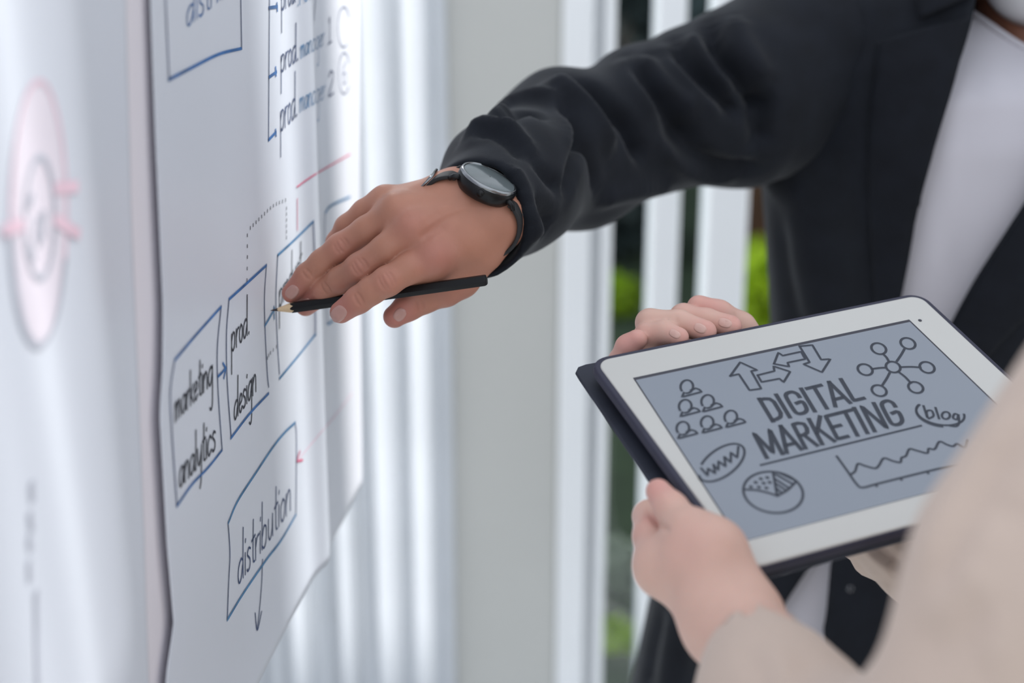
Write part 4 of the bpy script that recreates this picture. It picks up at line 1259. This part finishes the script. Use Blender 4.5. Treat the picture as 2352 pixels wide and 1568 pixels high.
# ================================================================ tablet
TLc = camvec((.05706744, .01305268, 1.01215439)) + np.array([0, 0, CAMZ])
TRc = camvec((.30477011, -.03524878, 1.10812498)) + np.array([0, 0, CAMZ])
BLc = camvec((.13837878, .13204182, .86217422)) + np.array([0, 0, CAMZ])
TW, TH = .270, .208
eu = unit(TRc - TLc); ev = unit((BLc - TLc) - eu * ((BLc - TLc) @ eu)); en = np.cross(ev, eu)
if en @ (np.array(EYE) - TLc) < 0: en = -en
def tp(u, v, w=0.0): return TLc + eu * u + ev * v + en * w
def tuv(x, y, w=0.0):
    r = P(x, y, 1.0) - np.array(EYE); p0 = TLc + en * w
    t = ((p0 - np.array(EYE)) @ en) / (r @ en); q = np.array(EYE) + r * t - p0
    return q @ eu, q @ ev
def rrect(u0, u1, v0, v1, r, n=8):
    out = []
    for cu, cv, a0 in ((u1 - r, v0 + r, -90), (u1 - r, v1 - r, 0), (u0 + r, v1 - r, 90), (u0 + r, v0 + r, 180)):
        for k in range(n + 1):
            a = math.radians(a0 + 90 * k / n); out.append((cu + r * math.cos(a), cv + r * math.sin(a)))
    return out
def plate(name, outline, w0, w1, m, parent, bevel=.0012, at=tp):
    n = len(outline)
    V = [at(u, v, w0) for u, v in outline] + [at(u, v, w1) for u, v in outline]
    Fc = [tuple(range(n)), tuple(reversed(range(n, 2*n)))] + [(i, n+i, n+(i+1) % n, (i+1) % n) for i in range(n)]
    o = mesh_obj(name, V, Fc, m, parent, smooth=False)
    if bevel: add_mod(o, 'BEVEL', width=bevel, segments=3, limit_method='ANGLE', angle_limit=math.radians(60))
    return o
tablet = thing('tablet', 'white-framed tablet in a navy case showing DIGITAL MARKETING, held in two hands', 'tablet', tp(TW/2, TH/2, -.01))
plate('case', rrect(-.0042, TW + .0045, -.0042, TH + .0014, .014), -.0085, -.0010, M['case'], tablet, .0020)
plate('frame', rrect(0, TW, 0, TH, .010), -.0070, 0, M['bezel'], tablet, .0014)
su0, sv0 = tuv(1454, 868); su1, _ = tuv(2077, 727); sub_, sv1 = tuv(1700, 1245)
plate('screen_edge', [(su0, sv0), (su1 + .0012, sv0), (su1 + .0012, sv1), (sub_, sv1)], -.001, .00025, M['gap'], tablet, 0)
scr = plate('screen', [(su0 + .0006, sv0 + .0030), (su1 - .0004, sv0 + .0030), (su1 - .0004, sv1), (sub_ + .0006, sv1)], -.001, .0005, M['screen'], tablet, 0)
um = min(su0, sub_)
v = [tp(um, sv0, .0006), tp(su1, sv0, .0006), tp(su1, sv1, .0006), tp(um, sv1, .0006)]
bvS = BVHTree.FromPolygons([tuple(q) for q in v], [(0, 1, 2, 3)])
V_ = [tp(.1345 * 0 + TW / 2 + .002 * math.cos(a), .0085 + .002 * math.sin(a), .0003) for a in np.linspace(0, 2*math.pi, 16, endpoint=False)]
ch = tuv(2113, 736)
mesh_obj('front_camera', [tp(ch[0] + .0014*math.cos(a), ch[1] + .0014*math.sin(a), .0003) for a in np.linspace(0, 2*math.pi, 16, endpoint=False)], [tuple(range(16))], M['gap'], tablet, smooth=False)
# folded cover hanging open behind the case
c1 = tuv(1322, 846, -.022); c2 = tuv(1408, 818, -.022)
def cp_(u, v, w): return tp(u, v, w)
cov = [tuv(1331, 868, -.0165), tuv(1322, 853, -.0165), tuv(1328, 841, -.0165), tuv(1345, 835, -.0165), tuv(1420, 822, -.0165), tuv(2060, 700, -.0165), tuv(2380, 1090, -.0165), tuv(1720, 1262, -.0165), tuv(1600, 1225, -.0165), tuv(1488, 1098, -.0165)]
plate('cover', cov, -.0195, -.0165, M['cover'], tablet, .0012)
v, f = tube([tp(.004, TH - .004, -.012), tp(TW - .004, TH - .004, -.012)], .0045, 12); mesh_obj('cover_hinge', v, f, M['cover'], tablet)

Z2 = lambda pts: [(x / 2.178 + 1280, y / 2.178 + 640) for x, y in pts]
GW = .0017
def glyph(name, strokes, w=GW, smooth=6): return ink(name, bvS, [Z2(s) for s in strokes], w, M['glyph'], scr, off=.0002, step=3.0, smooth=smooth)
CAPS = {
 'D': (.62, [[(.09, 0), (.09, 1)], [(.09, .955), (.25, .955), (.42, .90), (.50, .75), (.50, .25), (.42, .10), (.25, .045), (.09, .045)]]),
 'I': (.27, [[(.09, 0), (.09, 1)]]),
 'G': (.64, [[(.52, .70), (.50, .84), (.40, .95), (.28, .97), (.15, .93), (.09, .78), (.09, .22), (.15, .07), (.28, .03), (.42, .06), (.52, .18), (.52, .48), (.30, .48)]]),
 'T': (.54, [[(.0, .955), (.52, .955)], [(.26, .95), (.26, 0)]]),
 'A': (.64, [[(.03, 0), (.30, 1)], [(.30, 1), (.57, 0)], [(.12, .27), (.48, .27)]]),
 'L': (.50, [[(.09, 1), (.09, .045), (.46, .045)]]),
 'M': (.80, [[(.09, 0), (.09, .98), (.38, .12), (.67, .98), (.67, 0)]]),
 'R': (.62, [[(.09, 0), (.09, .955), (.28, .955), (.46, .88), (.48, .70), (.42, .54), (.28, .49), (.09, .49)], [(.27, .48), (.52, 0)]]),
 'K': (.60, [[(.09, 0), (.09, 1)], [(.50, 1), (.10, .42)], [(.22, .58), (.54, 0)]]),
 'E': (.54, [[(.47, .955), (.09, .955), (.09, .045), (.47, .045)], [(.09, .51), (.42, .51)]]),
 'N': (.68, [[(.09, 0), (.09, 1), (.55, 0), (.55, 1)]]),
}
def caps(text, b0, b1, up, w, nm):
    tot = sum(CAPS[c][0] for c in text) - .08
    b0, b1, up = np.array(b0, float), np.array(b1, float), np.array(up, float)
    x = 0
    for c in text:
        adv, st = CAPS[c]; out = []
        for s in st:
            s = np.array(s, float); rounded = c in 'DGR' and len(s) > 4
            q = b0 + (b1 - b0) * ((x + s[:, :1]) / tot) + up * s[:, 1:]
            out.append(list(map(tuple, spline(q, 4) if rounded and c == 'G' else q)))
        glyph(nm, out, w, smooth=0); x += adv
caps('DIGITAL', (1066, 716), (1532, 604), (-68, -112), .0031, 'letter')
caps('MARKETING', (1036, 898), (1742, 724), (-66, -124), .0031, 'letter')
glyph('underline', [[(1018, 932), (1820, 735)]], .0016)
ARR = [[(865, 487), (915, 418), (1000, 457), (970, 462), (1020, 550), (962, 558), (908, 477), (865, 487)],
       [(1002, 483), (1086, 462), (1082, 438), (1165, 465), (1132, 518), (1112, 500), (1022, 517), (1002, 483)],
       [(1084, 426), (1106, 370), (1128, 385), (1220, 365), (1240, 402), (1152, 420), (1160, 440), (1084, 426)],
       [(1212, 338), (1276, 332), (1320, 405), (1366, 402), (1324, 468), (1232, 428), (1262, 418), (1212, 338)]]
for a in ARR: glyph('arrow_icon', [a], GW, smooth=0)
for hx, hy in ((648, 540), (640, 638), (752, 614), (628, 748), (750, 720), (868, 692)):
    glyph('people_icon', [list(map(tuple, oval(hx, hy, 31, 33, .4, 120, 430)))], GW)
    glyph('people_icon', [[(hx - 14, hy + 30), (hx - 24, hy + 52), (hx + 74, hy + 26), (hx + 62, hy + 14), (hx + 44, hy + 8), (hx + 20, hy + 18)]], GW, smooth=0)
hub = (1680, 442)
net = [list(map(tuple, oval(1680, 442, 37, 26, .3)))]
for cx_, cy_ in ((1608, 350), (1754, 324), (1850, 444), (1793, 544), (1610, 560), (1540, 455)):
    net.append(list(map(tuple, oval(cx_, cy_, 38, 26, .35))))
    d = np.array([cx_ - hub[0], cy_ - hub[1]], float); L = np.linalg.norm(d); d /= L
    net.append([tuple(np.array(hub) + d * 34), tuple(np.array(hub) + d * (L * .5) + np.array([3, -2])), tuple(np.array(hub) + d * (L - 33))])
glyph('network_icon', net, GW * 1.1)
glyph('blog_icon', [list(map(tuple, oval(1916, 672, 122, 58, .18, -15, 200, 40))), list(map(tuple, oval(1916, 676, 122, 62, .18, 80, 205, 20))),
    [(1832, 636), (1852, 696), (1848, 664), (1872, 660), (1882, 686), (1858, 700)], [(1892, 645), (1910, 700)], list(map(tuple, oval(1944, 684, 20, 18))),
    [(2008, 682), (1988, 676), (1980, 696), (2000, 704), (2006, 684), (2010, 720), (1996, 738), (1966, 736)]], GW)
glyph('web_icon', [list(map(tuple, oval(822, 920, 132, 68, -.62, -130, 190, 50)))], GW)
glyph('web_icon', [[(720, 948), (752, 986), (754, 948), (790, 975), (782, 930)], [(782, 932), (806, 958), (806, 912), (842, 940), (836, 892)], [(838, 892), (868, 920), (868, 868), (900, 896), (906, 840)]], GW, smooth=0)
pie = [list(map(tuple, oval(1080, 1068, 150, 102, .15, 0, 360, 48))), [(936, 1054), (1000, 1058), (1060, 1072), (1100, 1086)], [(1080, 972), (1090, 1030), (1100, 1086)], [(1100, 1086), (1150, 1058), (1192, 1018)]]
pie += [[(1092, 978), (1180, 1028)], [(1088, 1000), (1158, 1046)], [(1090, 1022), (1140, 1056)], [(1094, 1046), (1122, 1070)], [(1104, 968), (1196, 1012)]]
glyph('pie_icon', pie, GW)
glyph('pie_dots', [[(x - 2, y), (x + 3, y + 1)] for x, y in ((968, 1040), (992, 1018), (1018, 1000), (1050, 994), (1008, 1042), (1032, 1022), (1046, 1046), (1062, 1018))], GW * 1.3, smooth=0)
glyph('chart_icon', [[(1398, 888), (1450, 960), (1500, 1030), (1530, 1044), (1600, 1026), (1800, 976), (2010, 926), (2060, 914)],
    [(1470, 978), (1490, 962), (1504, 926), (1540, 936), (1590, 948), (1610, 932), (1634, 898), (1680, 912), (1716, 918), (1722, 896), (1744, 886), (1762, 852), (1800, 860), (1850, 872), (1858, 850), (1888, 852), (1912, 815), (1950, 830), (1980, 838), (2000, 826), (2036, 842), (2050, 806)],
    [(1592, 1028), (1598, 1038)], [(1716, 998), (1722, 1006)], [(1850, 966), (1856, 974)]], GW)

# ================================================================ the person holding the tablet
wom = thing('person', 'person in a beige blouse seen from behind, holding the tablet in both hands', 'person', (.46, .62, 0))
# left hand: thumb along the front edge of the tablet, fingers behind it
def onf(x, y, off):                                    # point over pixel (x,y), off metres in front of the tablet face
    u, v = tuv(x, y, off); return tp(u, v, off)
def dcam(p): return proj(np.array(p))[2]
WL = P(1680, 1424, .846); ELL = P(2080, 1850, .665)
thumbL = [(P(1588, 1290, .862), onf(1580, 1222, .010), .0165, .0130), (onf(1580, 1222, .010), onf(1542, 1168, .0085), .0128, .0100), (onf(1542, 1168, .0085), onf(1512, 1128, .0075), .0098, .0078)]
i0, i1, i2, i3 = P(1520, 1300, .882), P(1500, 1232, .902), onf(1490, 1185, -.026), onf(1560, 1150, -.032)
idxL = [(i0, i1, .0145, .0120), (i1, i2, .0120, .0100), (i2, i3, .0092, .0080)]
m0 = P(1560, 1320, .905); midL = [(m0, P(1545, 1262, .940), .012, .010), (P(1545, 1262, .940), onf(1580, 1205, -.034), .010, .008)]
r0_ = P(1590, 1332, .908); rinL = [(r0_, P(1580, 1300, .935), .012, .0095), (P(1580, 1300, .935), onf(1620, 1250, -.034), .0095, .0078)]
l0 = P(1625, 1345, .905); litL = [(l0, P(1620, 1325, .930), .010, .0085), (P(1620, 1325, .930), onf(1655, 1290, -.034), .0085, .007)]
fa_ = unit(ELL - WL); wl_m = unit(np.cross(fa_, camvec((0, 0, 1.0))))
palmL = [(WL, P(1600, 1290, .868), .0235, .0200), (WL + wl_m*.006, P(1534, 1308, .882), .0185, .0150), (WL - wl_m*.006, P(1636, 1268, .858), .0185, .0145), (P(1640, 1268, .858), P(1600, 1230, .868), .0150, .0130),
         (WL, P(1578, 1330, .892), .0190, .0135), (WL, P(1610, 1350, .890), .019, .012), (P(1676, 1320, .850), P(1640, 1260, .858), .0110, .0120),
         (WL, WL + fa_ * .09, .0232, .027), (P(1518, 1296, .882), P(1600, 1290, .870), .0145, .016)]
al = [q for c in (thumbL, idxL, midL, rinL, litL, palmL) for s in c for q in s[:2]]
lo = np.min(al, 0) - .03; hi = np.max(al, 0) + .03
hl = hand_field(lo, hi, .0013, palmL, [thumbL, idxL, midL, rinL, litL], .014, .004, .008)
Vl, Ql = hl.mesh(2)
Vl = folds(Vl, Ql, [([(1488, 1160), (1505, 1195), (1540, 1221)], -.0022, .0022), ([(1535, 1140), (1548, 1152), (1540, 1170)], -.0005, .0015), ([(1522, 1350), (1560, 1400), (1590, 1430)], -.0006, .005)], 2.5)
# right hand: fingers hooked over the top edge from behind
def over(x, y, d): return P(x, y, d)
top_d = lambda x: dcam(onf(x, 835 - (x - 1362) * .215, 0))
f1 = chain([(1560, 880, 1.105, .011), (1500, 800, 1.088, .0105), (1492, 741, 1.072, .0095)]) + chain([(1492, 741, 1.072, .0100), (1560, 741, 1.066, .0090), (1620, 761, 1.055, .0082)])
f2 = chain([(1590, 880, 1.110, .011), (1560, 790, 1.094, .0105), (1570, 730, 1.084, .0102)]) + chain([(1570, 730, 1.084, .0102), (1622, 739, 1.076, .0096), (1677, 750, 1.064, .0086)])
f3 = chain([(1530, 890, 1.095, .010), (1490, 815, 1.072, .0095), (1487, 770, 1.062, .0092)]) + chain([(1487, 770, 1.062, .0092), (1525, 763, 1.056, .0084), (1560, 774, 1.046, .0070)])
f4 = chain([(1500, 900, 1.080, .009), (1425, 830, 1.060, .0085), (1442, 796, 1.053, .0084), (1463, 780, 1.049, .0075)])
f5 = chain([(1740, 800, 1.120, .012), (1700, 752, 1.108, .0115), (1650, 722, 1.100, .0105), (1605, 705, 1.094, .0090)])
WRr = P(1800, 1080, 1.075)
palmR = [(WRr, P(1590, 885, 1.112), .021, .015), (WRr, P(1545, 895, 1.102), .020, .014), (WRr, P(1510, 905, 1.085), .018, .012), (WRr, P(1720, 830, 1.118), .021, .016)]
CUR = P(1990, 1190, 1.05); palmR.append((WRr, CUR, .0205, .024))
al = [q for c in (f1, f2, f3, f4, f5, palmR) for s in c for q in s[:2]]
lo = np.min(al, 0) - .03; hi = np.max(al, 0) + .03
hr = hand_field(lo, hi, .0014, palmR, [f1, f2, f3, f4, f5], .012, .004, .006)
Vr, Qr = hr.mesh(2)
Vr = folds(Vr, Qr, [([(1550, 722), (1556, 740)], -.0005, .0015), ([(1664, 728), (1668, 742)], -.0004, .0014), ([(1684, 716), (1690, 730), (1686, 742)], -.0008, .002)], 2)

# her head, trunk and legs, right of the lens and outside the frame
SHL = P(2765, 850, .600); SHR = SHL + np.array([.32, .10, .0]); NKW = (SHL + SHR) / 2 + np.array([0, .0, .05]); HW = NKW + np.array([0, .02, .17])
HIPW = np.array([(SHL[0] + SHR[0]) / 2 + .02, (SHL[1] + SHR[1]) / 2, .88])
wb_ = Field(np.minimum(SHL, HIPW) - [.10, .2, .03], np.maximum(SHR, HW) + [.12, .2, .16], .008)
fwdW = unit(np.array([-.35, .93, 0])); sideW = np.array([fwdW[1], -fwdW[0], 0])
qw = head_prims(wb_, HW, .95, fwdW, sideW)
wb_.add(NKW - [0, 0, .06], HW - [0, 0, .03], .05, .048, .02)
wb_.add(SHL + [.02, 0, -.02], SHR - [.02, 0, .02], .04, .04, .03); wb_.add(NKW - [0, 0, .20], HIPW, .11, .12, .04)
Vw, Qw = wb_.mesh(2)
Vp = np.vstack([Vl, Vr, Vw]); Qp = np.vstack([Ql, Qr + len(Vl), Qw + len(Vl) + len(Vr)])
bodyw = mesh_obj('body', Vp, Qp, M['skin_w'], wom)
tint = np.zeros(len(Vp))
for c, r, s in [(onf(1508, 1122, .012), .016, .75), (P(1470, 1215, .90), .022, .3), (P(1625, 755, 1.05), .013, .7), (P(1690, 742, 1.06), .014, .7), (P(1568, 772, 1.04), .013, .6), (P(1450, 785, 1.045), .018, .8), (P(1620, 705, 1.09), .02, .7), (P(1580, 1250, .85), .02, .2), (P(1510, 1180, .90), .012, .8)]:
    tint = np.maximum(tint, s * np.exp(-((Vp - c) ** 2).sum(1) / r**2))
set_attr(bodyw, 'tint', tint)
bvR = bvh_of(Vr, Qr)
nail(bvR, 1608, 754, 17, 12, math.radians(25), M['nail_w'], bodyw)
nail(bvR, 1665, 742, 18, 12, math.radians(15), M['nail_w'], bodyw)
nail(bvR, 1550, 767, 16, 10, math.radians(28), M['nail_w'], bodyw)
for ex in (-1, 1):
    f_ = Field(qw(ex*.032, .074, .008) - .02, qw(ex*.032, .074, .008) + .02, .0014)
    f_.add(qw(ex*.032, .074, .008), qw(ex*.032, .074, .008), .0115)
    v, q = f_.mesh(1); ey_ = mesh_obj('eye', v, q, M['eye'], bodyw)
    f_ = Field(qw(ex*.032, .083, .008) - .012, qw(ex*.032, .083, .008) + .012, .0009)
    f_.add(qw(ex*.032, .0810, .008), qw(ex*.032, .0820, .008), .0055)
    v, q = f_.mesh(1); mesh_obj('iris', v, q, M['iris'], ey_)
hair_mesh('hair', HW, .95, M['hair'], wom, qw, long=True)

# blouse: trunk, left sleeve in front, right sleeve reaching behind the tablet
bl = Field(HIPW - [.22, .2, .10], np.maximum(SHL, SHR) + [.12, .16, .10], .007)
bl.add(SHL + [.06, 0, -.04], SHR - [.05, 0, .04], .062, .062, .04); bl.add(NKW - [.04, 0, .20], HIPW + [-.03, 0, .1], .125, .135, .05); bl.add(NKW - [-.04, 0, .20], HIPW + [.03, 0, .1], .125, .135, .05)
bl.add(NKW - [0, 0, .035], NKW + [0, .0, .06], .058, .058, .01, op='sub')
bl.plane(HIPW - [0, 0, .03], (0, 0, -1), .004)
v, q = bl.mesh(2); blouse = mesh_obj('blouse', v, q, M['beige'], wom)
ls = Field(np.min([WL, ELL, SHL, P(2300, 1900, .60)], 0) - .10, np.max([WL, ELL, SHL], 0) + .11, .0034)
CUL = WL + fa_ * .032
EB = P(2345, 1690, .612)
ls.add(CUL, P(1785, 1632, .775), .0272, .0370, .02)
ls.add(P(1785, 1632, .775), P(2040, 1885, .680), .0375, .0520, .03)
ls.add(P(2040, 1885, .680), EB, .0520, .0560, .04)
ls.add(EB, P(2462, 1345, .600), .0575, .0590, .03)
ls.add(P(2462, 1345, .600), P(2650, 1045, .592), .0585, .0555, .03)
ls.add(P(2650, 1045, .592), SHL, .0555, .060, .03)
ls.plane(CUL, -fa_, .003)
ls.add(CUL - fa_*.05, CUL + fa_*.018, .0242, .0255, .003, op='sub')
Vq, Qq = ls.mesh(3)
Vq = folds(Vq, Qq, [([(2340, 930), (2250, 1060), (2170, 1190), (2110, 1330)], .0035, .008), ([(2352, 980), (2270, 1090), (2200, 1220), (2150, 1370)], -.0035, .008), ([(2100, 1440), (2170, 1400), (2240, 1300), (2300, 1180)], .0030, .010),
    ([(2090, 1470), (2180, 1460), (2280, 1400)], -.0035, .010), ([(2330, 1130), (2280, 1250), (2250, 1330)], -.002, .012), ([(1770, 1480), (1800, 1530), (1790, 1568)], .0020, .006), ([(1700, 1480), (1740, 1540), (1750, 1590)], -.0018, .006), ([(1840, 1510), (1850, 1560), (1830, 1600)], -.0018, .007), ([(2250, 1500), (2340, 1470)], .003, .012)], 8)
mesh_obj('sleeve', Vq, Qq, M['beige'], blouse)
ERr = P(2420, 1420, .90)
rs = Field(np.min([CUR, ERr, SHR], 0) - .11, np.max([CUR, ERr, SHR], 0) + .11, .004)
CU2 = P(1968, 1178, 1.050); f2_ = unit(ERr - CU2)
rs.add(CU2, P(2150, 1272, .98), .0315, .0330, .02); rs.add(P(2150, 1282, .98), ERr, .032, .050, .03); rs.add(ERr, SHR, .052, .060, .04)
rs.add(P(1996, 1288, 1.022), P(2090, 1318, 1.0), .0115, .0125, .004)
rs.plane(CU2 - f2_ * .008, -f2_ , .002)
rs.add(CU2 - f2_*.05, CU2 + f2_*.02, .0262, .0268, .003, op='sub')
Vy, Qy = rs.mesh(2)
Vy = folds(Vy, Qy, [([(1975, 1250), (2020, 1290), (2060, 1320)], .003, .004), ([(2000, 1245), (2040, 1275), (2070, 1300)], -.003, .004), ([(1990, 1326), (2030, 1338), (2060, 1348)], -.0016, .002)], 3)
mesh_obj('sleeve', Vy, Qy, M['beige'], blouse)
sk = Field(HIPW - [.25, .25, HIPW[2] - .30], HIPW + [.25, .25, .14], .010)
sk.add(HIPW - [.06, 0, -.03], HIPW + [.06, 0, .03], .125, .125, .03); sk.add(HIPW - [.03, 0, .05], HIPW - [.03, 0, .42], .15, .165, .04); sk.add(HIPW - [-.03, 0, .05], HIPW - [-.03, 0, .42], .15, .165, .04)
sk.plane(np.array([0, 0, .42]), (0, 0, -1))
v, q = sk.mesh(2); mesh_obj('skirt', v, q, M['sand'], wom)
for ex in (-1, 1):
    lf = Field(np.array([HIPW[0] + ex*.08 - .09, HIPW[1] - .1, .04]), np.array([HIPW[0] + ex*.08 + .09, HIPW[1] + .12, .62]), .008)
    lf.add((HIPW[0] + ex*.08, HIPW[1], .58), (HIPW[0] + ex*.08, HIPW[1], .30), .062, .052, .02); lf.add((HIPW[0] + ex*.08, HIPW[1], .30), (HIPW[0] + ex*.08, HIPW[1] + .02, .07), .052, .034, .02)
    v, q = lf.mesh(1); mesh_obj('calf', v, q, M['skin_w'], bodyw)
    shoe(HIPW[0] + ex*.08, HIPW[1] + .0, wom, .23)
